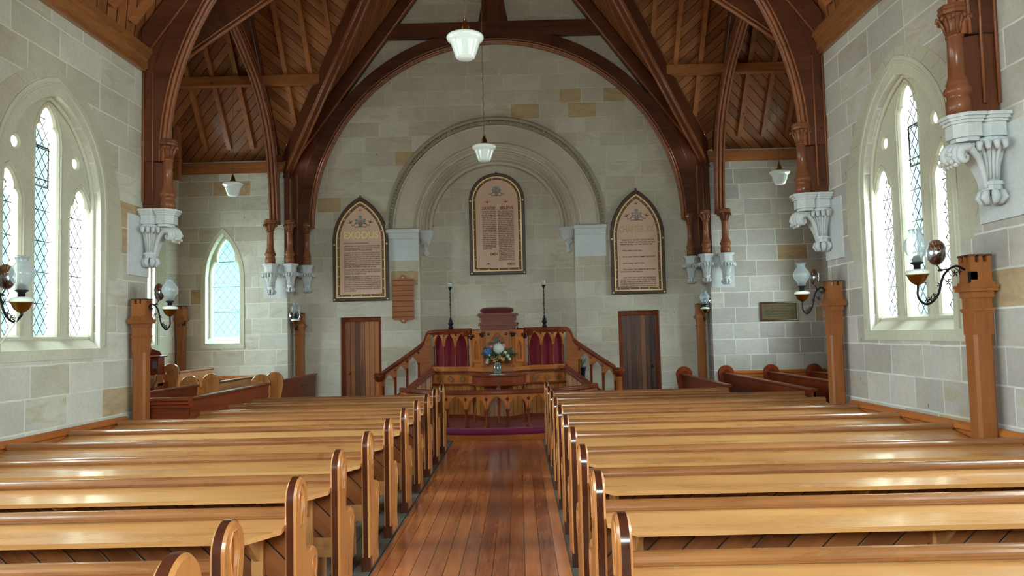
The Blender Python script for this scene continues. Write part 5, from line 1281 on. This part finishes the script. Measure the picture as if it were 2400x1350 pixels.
# ================================================================== PENDANT LAMPS
def pendant(x, y, zr, ztop, label):
    t = thing('pendant_lamp', label, 'lamp', (x, y, zr), 'white opal pendant lamps')
    s = .170
    MB().lathe([(.001, -.232), (.05, -.230), (.082, -.218), (.092, -.20), (.112, -.145), (.132, -.085), (.139, -.066), (.150, -.058), (.168, -.040), (.174, -.022), (.170, -.008), (.155, .002), (.11, .016), (.05, .022)], (x, y, zr), 36).build('opal_shade', 'opal_glass', t)
    MB().lathe([(.062, .012), (.064, .02), (.05, .035), (.035, .06), (.03, .09), (.014, .12), (.01, .15), (.016, .16), (.008, .17)], (x, y, zr), 20).build('brass_gallery', 'brass', t)
    m = MB()
    for k in range(3):
        a = k * 2 * PI / 3; m.tube([(x + .012 * math.cos(a), y + .012 * math.sin(a), zr + .15), (x + .03 * math.cos(a), y + .03 * math.sin(a), zr + .10), (x + .045 * math.cos(a), y + .045 * math.sin(a), zr + .04)], .003, 5)
    m.build('hanger', 'brass', t)
    m = MB(); n = int((ztop - zr) / .03)
    m.tube([(x + .004 * math.cos(k * 1.3), y + .004 * math.sin(k * 1.3), zr + .16 + (ztop - zr - .16) * k / n) for k in range(n + 1)], .0045, 5); m.build('twisted_cord', 'brown_cord', t)
pendant(-.437, 7.03, 4.47, 10.8, 'largest-looking opal pendant lamp, hanging nearest above the aisle')
pendant(-.427, 10.67, 4.33, 10.8, 'opal pendant lamp hanging in front of the round stone arch')
pendant(-4.757, 12.89, 4.35, 8.7, 'small opal pendant lamp hanging in the left transept')
pendant(4.414, 12.89, 4.32, 8.7, 'small opal pendant lamp hanging in the right transept')

# ================================================================== OIL LAMPS ON IRON BRACKETS
def oil_lamp(post_p, lamp_p, refl_p, label, frosted=True, s=1.):
    px, py, pz = post_p; x, y, z = lamp_p
    t = thing('oil_lamp', label, 'oil lamp', (px, py, pz), 'brass oil lamps on iron brackets')
    P = [(px, py, pz), (px + (x - px) * .2, py + (y - py) * .2, pz + .03), (px + (x - px) * .45, py + (y - py) * .45, pz - .04), (px + (x - px) * .6, py + (y - py) * .6, pz - .20), (px + (x - px) * .82, py + (y - py) * .82, pz - .27), (x, y, pz - .22), (x, y, z - .24)]
    br = MB().tube(catmull(P, 6), .009, 8); br.build('iron_bracket', 'iron', t)
    C = catmull(P, 6); d = Vector((x - px, y - py, 0)).normalized(); m = MB(); rnd = random.Random(3)
    for i in (7, 9, 13, 16, 20, 22, 24):
        c = C[i] + Vector((0, 0, -.035 if i < 15 else .03)) - d * (.05 if i < 15 else 0); m.tube([C[i], c], .003, 4)
        for k in range(5):
            a = k * 2 * PI / 5 + i; e = d * math.cos(a) + Vector((0, 0, 1)) * math.sin(a); f = d * math.cos(a + .35) + Vector((0, 0, 1)) * math.sin(a + .35); g = d * math.cos(a - .35) + Vector((0, 0, 1)) * math.sin(a - .35)
            q = d.cross(Vector((0, 0, 1))) * .002
            m.add([c + q, c + g * .014 + q, c + e * .03 + q, c + f * .014 + q, c - q, c + g * .014 - q, c + e * .03 - q, c + f * .014 - q], [(0, 1, 2, 3), (7, 6, 5, 4), (0, 4, 5, 1), (1, 5, 6, 2), (2, 6, 7, 3), (3, 7, 4, 0)])
    m.build('iron_leaves', 'iron', t)
    base = z - .24
    MB().lathe([(.012, 0), (.03, .01), (.055, .03), (.075, .075), (.085, .08), (.08, .09)], (x, y, base), 20).build('brass_holder', 'brass', t)
    MB().lathe([(.05, .07), (.085, .085), (.088, .10), (.075, .118), (.03, .128)], (x, y, base), 22).build('oil_reservoir', 'white_enamel', t)
    MB().lathe([(.026, .128), (.026, .16), (.034, .165), (.05, .175), (.05, .18), (.03, .185), (.035, .205), (.02, .23), (.008, .235)], (x, y, base), 18).build('burner', 'iron', t)
    g0 = base + .175
    MB().lathe([(.042, .0), (.045, .04), (.07, .075), (.088, .11), (.092, .14), (.084, .17), (.06, .205), (.045, .225), (.044, .24), (.05, .265)], (x, y, g0), 26, flute=0).build('glass_globe', 'lamp_glass_frosted' if frosted else 'lamp_glass', t)
    MB().lathe([(.044, .238), (.046, .25), (.055, .27), (.062, .275), (.06, .278)], (x, y, g0), 30, flute=8, amp=.06).build('crimped_rim', 'lamp_glass', t)
    MB().lathe([(.022, 0), (.028, .04), (.02, .08), (.018, .25)], (x, y, g0 + .02), 14).build('chimney', 'lamp_glass', t)
    rx, ry, rz = refl_p; dv = (Vector((x, y, z + .02)) - Vector((rx, ry, rz))); dv.z = 0; dv.normalize(); u = Vector((-dv.y, dv.x, 0))
    f = lambda v: tuple(Vector((rx, ry, rz)) + u * v[0] + Vector((0, 0, v[1])) + dv * v[2])
    MB().lathe([(.001, -.03), (.04, -.027), (.075, -.015), (.098, .002), (.103, .006), (.100, .009), (.09, .004), (.06, -.012), (.001, -.022)], (0, 0, 0), 28, fn=f).build('reflector', 'chrome', t)
    MB().tube([(rx, ry, rz - .10), (rx - dv.x * .03, ry - dv.y * .03, rz - .14), (px + (x - px) * .3, py + (y - py) * .3, pz + .01)], .005, 6).lathe([(.018, 0), (.02, .012), (.01, .02)], (rx - dv.x * .03, ry - dv.y * .03, rz - .15), 10).build('reflector_stem', 'iron', t)
    return t
oil_lamp((-4.33, 6.2, 2.16), (-3.93, 6.1, 2.20), (-4.075, 6.12, 2.25), 'large frosted oil lamp cut by the left edge of the picture, before the left windows')
oil_lamp((-4.32, 9.02, 2.12), (-4.06, 9.0, 2.24), (-4.20, 9.02, 2.29), 'sparkling oil lamp on the left nave corner post')
oil_lamp((-4.36, 15.37, 2.14), (-4.36, 15.12, 2.22), (-4.415, 15.25, 2.17), 'small oil lamp in front of the post left of the chancel door', False)
oil_lamp((3.60, 15.37, 2.14), (3.615, 15.12, 2.26), (3.69, 15.25, 2.27), 'small silvery oil lamp before the post right of the dark door')
oil_lamp((3.56, 9.02, 2.13), (3.28, 9.0, 2.24), (3.44, 9.02, 2.28), 'frosted oil lamp on the far post of the right nave wall')
oil_lamp((3.56, 6.2, 2.13), (3.13, 6.1, 2.25), (3.32, 6.16, 2.27), 'largest oil lamp before the right windows, with a shining reflector')
for (x, y) in ((-6.5, 15.0), (3.575, 6.118)):
    m = MB().box(x - .035, x + .035, y + .0, y + .012, 2.02, 2.11); tag(m.build('iron_plate', 'iron'), 'dark iron bracket plate on the face of the %s post' % ('transept corner' if x < 0 else 'nearest right-hand'), 'bracket')
tag(MB().tube(catmull([(-3.94, 6.1, 1.98), (-3.99, 6.1, 1.86), (-4.10, 6.1, 1.72), (-4.25, 6.15, 1.66), (-4.45, 6.2, 1.68)], 6), .005, 6).build('power_cord', 'white_cord'), 'white cord looping down from the left-edge oil lamp', 'cord')

# ================================================================== TEXT
def text_mesh(s, size, width=None, align='CENTER', spacing=1.):
    cu = bpy.data.curves.new('t', 'FONT'); cu.body = s; cu.size = size; cu.align_x = align; cu.resolution_u = 2; cu.extrude = .0008; cu.space_character = spacing; cu.offset = size * .018
    ob = bpy.data.objects.new('t', cu); COL.objects.link(ob)
    me = bpy.data.meshes.new_from_object(ob.evaluated_get(bpy.context.evaluated_depsgraph_get()))
    V = [tuple(v.co) for v in me.vertices]; Fc = [tuple(p.vertices) for p in me.polygons]
    bpy.data.objects.remove(ob); bpy.data.curves.remove(cu); bpy.data.meshes.remove(me)
    if V and width:
        x0 = min(v[0] for v in V); x1 = max(v[0] for v in V); k = width / max(x1 - x0, 1e-6)
        V = [((v[0] - x0) * k, v[1], v[2]) for v in V]
    return V, Fc
def put(m, s, x, z, y, size, width=None, align='LEFT', spacing=1.):
    V, Fc = text_mesh(s, size, width, align, spacing); m.add(V, Fc, fn=lambda v: (x + v[0], y - v[2], z + v[1]))

# ================================================================== TABLETS
def tablet(label, cx, yw, zb, zs, za, half, round_top, cat='tablet'):
    t = thing('wall_tablet', label, cat, (cx, yw, zb), 'lettered wall tablets')
    top = (lambda h, d: [(x + cx, z) for x, z in arc(0, zs, h, PI, 0, 24)]) if round_top else (lambda h, d: pointed(h, zs, za - d, 12, cx))
    def outl(i, d): return [(cx - half + i, zb + i)] + top(half - i, d) + [(cx + half - i, zb + i)]
    y0 = yw - .035
    MB().plate(outl(0, 0), [outl(.07, .10)], .06, .010, 'xz', (0, y0, 0)).build('frame', 'tablet_frame', t)
    MB().plate(outl(.067, .096), [outl(.093, .130)], .05, .006, 'xz', (0, y0 - .006, 0)).build('gilt_slip', 'gold_leaf', t)
    MB().plate(outl(.08, .11), [], .03, 0, 'xz', (0, y0 + .008, 0)).build('border', 'tablet_border', t)
    MB().plate(outl(.145, .20), [], .004, 0, 'xz', (0, y0 - .010, 0)).build('ground', 'tablet_ground', t)
    MB().plate(outl(.140, .193), [outl(.150, .207)], .004, 0, 'xz', (0, y0 - .012, 0)).build('inner_line', 'gold_paint', t)
    # border squares
    m = MB(); P = [(cx - half + .113, zb + .113)] + top(half - .113, .155) + [(cx + half - .113, zb + .113), (cx - half + .113, zb + .113)]
    Q = resample(P, 76)
    for i, (x, z) in enumerate(Q[:-1]):
        if i % 3 == 0: m.box(x - .012, x + .012, y0 - .0095, y0 - .006, z - .012, z + .012)
    m.build('border_squares', 'tablet_ground', t)
    m = MB()
    for i, (x, z) in enumerate(Q[:-1]):
        if i % 3: m.box(x - .014, x + .014, y0 - .009, y0 - .006, z - .004, z + .004).box(x - .004, x + .004, y0 - .009, y0 - .006, z - .014, z + .014)
    m.build('border_crosses', 'ink_grey', t)
    for x, z in ((cx - half + .035, zb + .035), (cx + half - .035, zb + .035), (cx - half + .035, zs + (.0 if round_top else -.05)), (cx + half - .035, zs + (.0 if round_top else -.05))):
        MB().lathe([(.018, 0), (.018, .004), (.008, .008), (.001, .009)], (0, 0, 0), 12, fn=lambda v, x=x, z=z: (x + v[0], y0 - .03 - v[2], z + v[1])).build('screw_boss', 'gold_leaf', t)
    MB().sphere((cx, y0, (zs + half if round_top else za) + .012), .018, 8, 6).build('top_knob', 'tablet_frame', t)
    return t, y0 - .013
def ornament(t, cx, z, y, s=1., shield=False):
    m = MB(); R = lambda P, r_: m.tube([(cx + a * s, y, z + b * s) for a, b in P], r_ * s, 5)
    for sg in (-1, 1):
        R([(0, -.10), (sg * .04, -.05), (sg * .09, -.04), (sg * .13, -.07), (sg * .17, -.09), (sg * .18, -.06)], .008)
        R([(0, -.11), (sg * .05, -.10), (sg * .10, -.12), (sg * .12, -.09)], .008)
        R([(0, -.06), (sg * .03, -.01), (sg * .09, -.01), (sg * .10, -.035), (sg * .07, -.04)], .007)
        R([(sg * .012, -.12), (sg * .012, .09)], .004); R([(sg * .03, -.12), (sg * .03, .07)], .004)
    m.build('scroll_ornament', 'ink_grey', t)
    m = MB()
    for (a, b, r_) in ((0, .10, 1.), (-.08, .035, .9), (.08, .035, .9)):
        for k in range(-2, 3):
            an = PI / 2 + k * .5; m.tube([(cx + a * s, y - .001, z + (b - .03) * s), (cx + (a + .045 * r_ * math.cos(an)) * s, y - .001, z + (b - .03 + .055 * r_ * math.sin(an)) * s)], [.009 * s, .006 * s], 5)
    if shield: m.tube([(cx + a, y - .001, z + b) for a, b in ((-.06, .08), (-.06, 0), (0, -.09), (.06, 0), (.06, .08), (-.06, .08))], .008, 5)
    m.build('flower_ornament', 'ink_blue', t)
def sprigs(t, y, pts):
    for cx, z, s, a in pts:
        m = MB()
        for k in (-1, 0, 1):
            an = a + k * .9; m.tube([(cx, y, z), (cx + s * .5 * math.cos(an), y, z + s * .5 * math.sin(an)), (cx + s * math.cos(an + .2 * k), y, z + s * math.sin(an + .2 * k))], [s * .14, s * .10, s * .02], 5)
        m.build('leaf_ornament', 'ink_red', t)
TZ = .0088                                    # metres per picture step, only used to set the leading
tL, yL = tablet('pointed wall tablet headed EXODUS, left of the stone arch', -3.163, YB, 2.44, 3.64, 4.56, .565, False)
ornament(tL, -3.163, 4.05, yL); sprigs(tL, yL, ((-3.163, 4.27, .05, PI / 2), (-3.36, 4.02, .07, 1.9), (-2.966, 4.02, .07, 1.25)))
m = MB(); put(m, 'EXODUS', -3.50, 3.71, yL, .20, .70); m.build('heading', 'gold_leaf', tL)
LT = [('GOD SPAKE ALL THESE WORDS SAYING', .50, 1), None,
      ('I AM THE LORD THY GOD WHICH HAVE BROUGHT THEE', .73, 0), ('OUT OF THE LAND OF EGYPT OUT OF THE HOUSE OF BONDAGE', .73, 0), ('THOU SHALT HAVE NO OTHER GODS BEFORE ME', .56, 0), None,
      ('THOU SHALT NOT MAKE UNTO THEE ANY GRAVEN IMAGE OR ANY', .73, 0), ('LIKENESS OF ANY THING THAT IS IN HEAVEN ABOVE OR THAT', .73, 0), ('IS IN THE EARTH BENEATH OR THAT IS IN THE WATER UNDER', .73, 0), ('THE EARTH THOU SHALT NOT BOW DOWN THYSELF TO THEM NOR', .73, 0), ('SERVE THEM FOR I THE LORD THY GOD AM A JEALOUS GOD', .73, 0), ('VISITING THE INIQUITY OF THE FATHERS UPON THE CHILDREN', .73, 0), ('UNTO THE THIRD AND FOURTH GENERATION AND SHEWING', .73, 0), ('MERCY UNTO THOUSANDS OF THEM THAT LOVE ME', .64, 0), None,
      ('THOU SHALT NOT TAKE THE NAME OF THE LORD THY GOD IN', .73, 0), ('VAIN FOR THE LORD WILL NOT HOLD HIM GUILTLESS THAT', .73, 0), ('TAKETH HIS NAME IN VAIN', .44, 0), None,
      ('REMEMBER THE SABBATH DAY TO KEEP IT HOLY SIX DAYS', .73, 0), ('SHALT THOU LABOUR AND DO ALL THY WORK BUT THE SEVENTH', .73, 0), ('DAY IS THE SABBATH OF THE LORD THY GOD IN IT THOU', .73, 0), ('SHALT NOT DO ANY WORK THOU NOR THY SON NOR THY', .73, 0), ('DAUGHTER THY MANSERVANT NOR THY MAIDSERVANT NOR THY', .73, 0), ('CATTLE NOR THY STRANGER THAT IS WITHIN THY GATES', .73, 0), ('FOR IN SIX DAYS THE LORD MADE HEAVEN AND EARTH', .73, 0), ('AND HALLOWED IT', .24, 0)]
m = MB(); z = 3.60
for L_ in LT:
    if L_ is None: z -= .018; continue
    put(m, L_[0], -3.50, z, yL, .036, L_[1]); z -= .0405
m.build('lettering', 'ink_brown', tL)
tR, yR_ = tablet('pointed wall tablet of commandments, right of the stone arch', 2.418, YB, 2.45, 3.62, 4.57, .545, False)
ornament(tR, 2.418, 4.05, yR_); sprigs(tR, yR_, ((2.418, 4.27, .05, PI / 2), (2.22, 4.02, .07, 1.9), (2.616, 4.02, .07, 1.25)))
m = MB(); put(m, 'CHAPTER XX', 2.06, 3.70, yR_, .18, .70); m.build('heading', 'ink_gold_faint', tR)
RT = [(3.48, 'HONOUR THY FATHER AND THY MOTHER', .04, .66), (3.435, 'THAT THY DAYS MAY BE LONG UPON THE LAND', 0, .72), (3.39, 'WHICH THE LORD THY GOD GIVETH THEE', 0, .66), (3.265, 'THOU SHALT NOT KILL', .05, .40), (3.14, 'THOU SHALT NOT COMMIT ADULTERY', .05, .66), (3.01, 'THOU SHALT NOT STEAL', .05, .44),
      (2.885, 'THOU SHALT NOT BEAR FALSE WITNESS', .05, .66), (2.84, 'AGAINST THY NEIGHBOUR', 0, .44), (2.72, 'THOU SHALT NOT COVET THY NEIGHBOURS', .05, .66), (2.678, 'HOUSE THOU SHALT NOT COVET THY NEIGH', 0, .71), (2.636, 'BOURS WIFE NOR HIS MAN SERVANT NOR', 0, .71), (2.594, 'HIS MAID SERVANT NOR HIS OX NOR HIS ASS', 0, .71)]
m = MB()
for z, s_, dx, w_ in RT: put(m, s_, 2.06 + dx, z + .05, yR_, .038, w_)
put(m, 'NOR ANY THING THAT IS THY NEIGHBOURS', 2.06, 2.602, yR_, .036, .71)
m.build('lettering', 'ink_brown', tR)
tC, yC = tablet('round-headed wall tablet with the Lord\'s Prayer and Creed inside the stone arch', -.405, YNI, 2.93, 4.46, 5.03, .575, True)
ornament(tC, -.405, 4.66, yC, .85, True); sprigs(tC, yC, ((-.60, 4.42, .06, PI / 2), (-.22, 4.42, .06, PI / 2), (-.60, 3.17, .06, -PI / 2)))
m = MB(); put(m, 'OUR FATHER', -.73, 4.28, yC, .085, .305); put(m, 'I BELIEVE', -.39, 4.28, yC, .085, .33); put(m, 'AMEN', -.56, 3.33, yC, .075, .15); put(m, 'AMEN', -.22, 3.12, yC, .075, .17); m.build('heading', 'ink_red', tC)
m = MB()
for x, z, h in ((-.745, 4.25, .12), (-.41, 4.25, .11), (-.60, 3.31, .09), (-.26, 3.10, .09)): m.tube([(x + .022 * math.cos(a), yC, z + h / 2 + h / 2 * math.sin(a)) for a in [i * PI / 8 for i in range(16)]], .006, 5, closed=True)
m.box(-.402, -.398, yC - .001, yC + .001, 3.06, 4.40)
m.build('illuminated_initials', 'gold_leaf', tC)
PR = 'WHICH ART IN|HEAVEN HALLOWED|BE THY NAME THY|KINGDOM COME THY|WILL BE DONE ON|EARTH AS IT IS IN|HEAVEN GIVE US|THIS DAY OUR DAILY|BREAD AND FORGIVE|US OUR TRESPASSES|AS WE FORGIVE THEM|THAT TRESPASS|AGAINST US AND|LEAD US NOT INTO|TEMPTATION BUT|DELIVER US FROM|EVIL FOR THINE IS|THE KINGDOM AND|THE POWER AND THE|GLORY FOR EVER|AND EVER'.split('|')
CD = 'IN GOD THE|FATHER ALMIGHTY|MAKER OF HEAVEN|AND EARTH AND IN|JESUS CHRIST HIS|ONLY SON OUR LORD|WHO WAS CONCEIVED|BY THE HOLY GHOST|BORN OF THE VIRGIN|MARY SUFFERED UNDER|PONTIUS PILATE WAS|CRUCIFIED DEAD AND|BURIED HE DESCENDED|INTO HELL THE THIRD|DAY HE ROSE AGAIN|FROM THE DEAD HE|ASCENDED INTO HEAVEN|AND SITTETH ON THE|RIGHT HAND OF GOD|THE FATHER ALMIGHTY|I BELIEVE IN THE|HOLY GHOST THE HOLY|CATHOLIC CHURCH THE|COMMUNION OF SAINTS|THE FORGIVENESS OF|SINS AND THE LIFE|EVERLASTING'.split('|')
m = MB()
for i, s_ in enumerate(PR): put(m, s_, -.71, 4.225 - i * .0385, yC, .034, .285 if i < 20 else .2)
for i, s_ in enumerate(CD): put(m, s_, -.38, 4.225 - i * .0385, yC, .034, .32)
m.build('lettering', 'ink_brown', tC)

# hymn board
t = thing('hymn_board', 'empty ribbed timber hymn board between the left tablet and the arch', 'board', (-2.32, YB - .02, 2.0))
hx, hz0, hz1 = -2.322, 2.045, 2.83; hw = .222
P = [(-hw, hz0 + .03), (-hw, hz1)] + [(-hw + .03, hz1 + .035), (-.09, hz1 + .045), (-.07, hz1 + .06)] + arc(0, hz1 + .06, .062, PI, 0, 10) + [(.07, hz1 + .06), (.09, hz1 + .045), (hw - .03, hz1 + .035), (hw, hz1), (hw, hz0 + .03), (hw - .03, hz0), (hw - .07, hz0 - .005), (.09, hz0 + .005), (.07, hz0 - .02)] + arc(0, hz0 - .01, .06, 0, -PI, 10)[1:-1] + [(-.07, hz0 - .02), (-.09, hz0 + .005), (-hw + .07, hz0 - .005), (-hw + .03, hz0)]
MB().plate([(hx + a, b) for a, b in P], [], .025, .006, 'xz', (0, YB - .018, 0)).build('board', 'post_x', t)
for k in range(8):
    z = hz0 + .055 + k * .105; MB().box(hx - hw + .008, hx + hw - .008, YB - .045, YB - .03, z, z + .014).build('ledge', 'mahog_x', t)
for k in range(7):
    z = hz0 + .069 + k * .105; 
m = MB()
for z in (hz1 + .065, hz0 - .02): m.lathe([(.016, 0), (.014, .006), (.001, .007)], (0, 0, 0), 12, fn=lambda v, z=z: (hx + v[0], YB - .031 - v[2], z + v[1]))
m.build('brass_eyelet', 'gold_leaf', t)
# brass plaque
t = thing('memorial_plaque', 'small engraved brass plaque in a dark frame on the right transept wall', 'plaque', (5.07, YT, 1.85))
MB().plate(rect(4.70, 5.44, 1.845, 2.215), [rect(4.735, 5.405, 1.88, 2.18)], .03, .006, 'xz', (0, YT - .016, 0)).build('frame', 'dark_edge', t)
MB().box(4.73, 5.41, YT - .014, YT - .002, 1.875, 2.185).build('brass_plate', 'plaque_brass', t)
yq = YT - .016
for z, s_, h, w_ in ((2.125, 'TO THE GLORY OF GOD AND IN LOVING MEMORY', .03, .56), (2.08, 'OF THE REVEREND', .03, .3), (2.01, 'WILLIAM WHITELAW, B.A.', .062, .58), (1.965, 'FOR MANY YEARS MINISTER OF THIS CHURCH', .03, .58), (1.92, 'ERECTED BY HIS FRIENDS', .03, .44)): m = MB(); put(m, s_, 5.07 - w_ / 2, z, yq, h, w_); m.build('engraving', 'plaque_ink', t)

# harmonium in the left transept
t = thing('harmonium', 'dark carved harmonium half hidden behind the left corner post', 'organ', (-6.15, 13.3, .33))
hx0, hx1, hy = -6.60, -5.86, 12.45
t.location = (hx0, hy, .15)
MB().cbox(hx0, hx1, hy + .1, hy + .5, .15, 1.05, .01).build('case', 'mahog_x', t)
MB().cbox(hx0 - .0, hx1 + .02, hy - .12, hy + .15, .82, 1.0, .012).build('keyboard_slip', 'mahog_x', t)
MB().prism([(hy + .1, 1.0), (hy - .05, 1.0), (hy + .02, 1.13), (hy + .14, 1.18), (hy + .3, 1.18), (hy + .3, 1.0)], hx0, hx1, 'x').build('lid', 'rail_x', t)
MB().cbox(hx0 + .03, hx1 - .04, hy + .22, hy + .44, 1.18, 1.46, .008).build('upper_case', 'mahog_x', t)
MB().cbox(hx0, hx1 + .0, hy + .18, hy + .48, 1.46, 1.49, .008).build('top_shelf', 'mahog_x', t)
MB().plate([(hx1 - .5, 1.49), (hx1 - .42, 1.58), (hx1 - .3, 1.60), (hx1 - .24, 1.68), (hx1 - .18, 1.60), (hx1 - .06, 1.56), (hx1 - .02, 1.49)], [], .03, .006, 'xz', (0, hy + .3, 0)).build('carved_crest', 'mahog_x', t)
MB().box(hx1 - .14, hx1 - .06, hy + .212, hy + .222, 1.28, 1.40).build('side_panel', 'ink_grey', t)
m = MB().tube(catmull([(hx1 + .0, hy + .05, 1.18), (hx1 + .03, hy - .02, 1.10), (hx1 + .02, hy - .08, 1.02), (hx1 + .03, hy - .10, .92), (hx1 - .01, hy - .10, .80), (hx1 + .0, hy - .02, .70)], 5), .018, 8); m.build('scroll_bracket', 'mahog_z', t)
# potted plant glimpsed through the right stair balustrade
t = thing('potted_plant', 'dark leafy plant glimpsed through the right stair balustrade', 'plant', (1.15, 15.2, .18))
MB().lathe([(.10, 0), (.13, .22), (.14, .24), (.12, .24), (.11, .2)], (1.15, 15.2, .8), 16).build('pot', 'black_plastic', t)
MB().box(1.0, 1.3, 15.05, 15.35, .0, .8).build('stand', 'mahog_z', t)
m = MB(); rnd = random.Random(5)
for k in range(26):
    a = rnd.random() * 6.28; e = rnd.uniform(.5, 1.4); L_ = rnd.uniform(.15, .3); d = Vector((math.cos(a) * math.cos(e), math.sin(a) * math.cos(e), math.sin(e))); p = Vector((1.15, 15.2, 1.02)); s_ = d.cross(Vector((0, 0, 1))).normalized() * .02
    m.add([p, p + d * L_ * .6 + s_, p + d * L_, p + d * L_ * .6 - s_], [(0, 1, 2, 3)])
m.build('leaves', 'leaf_green', t)
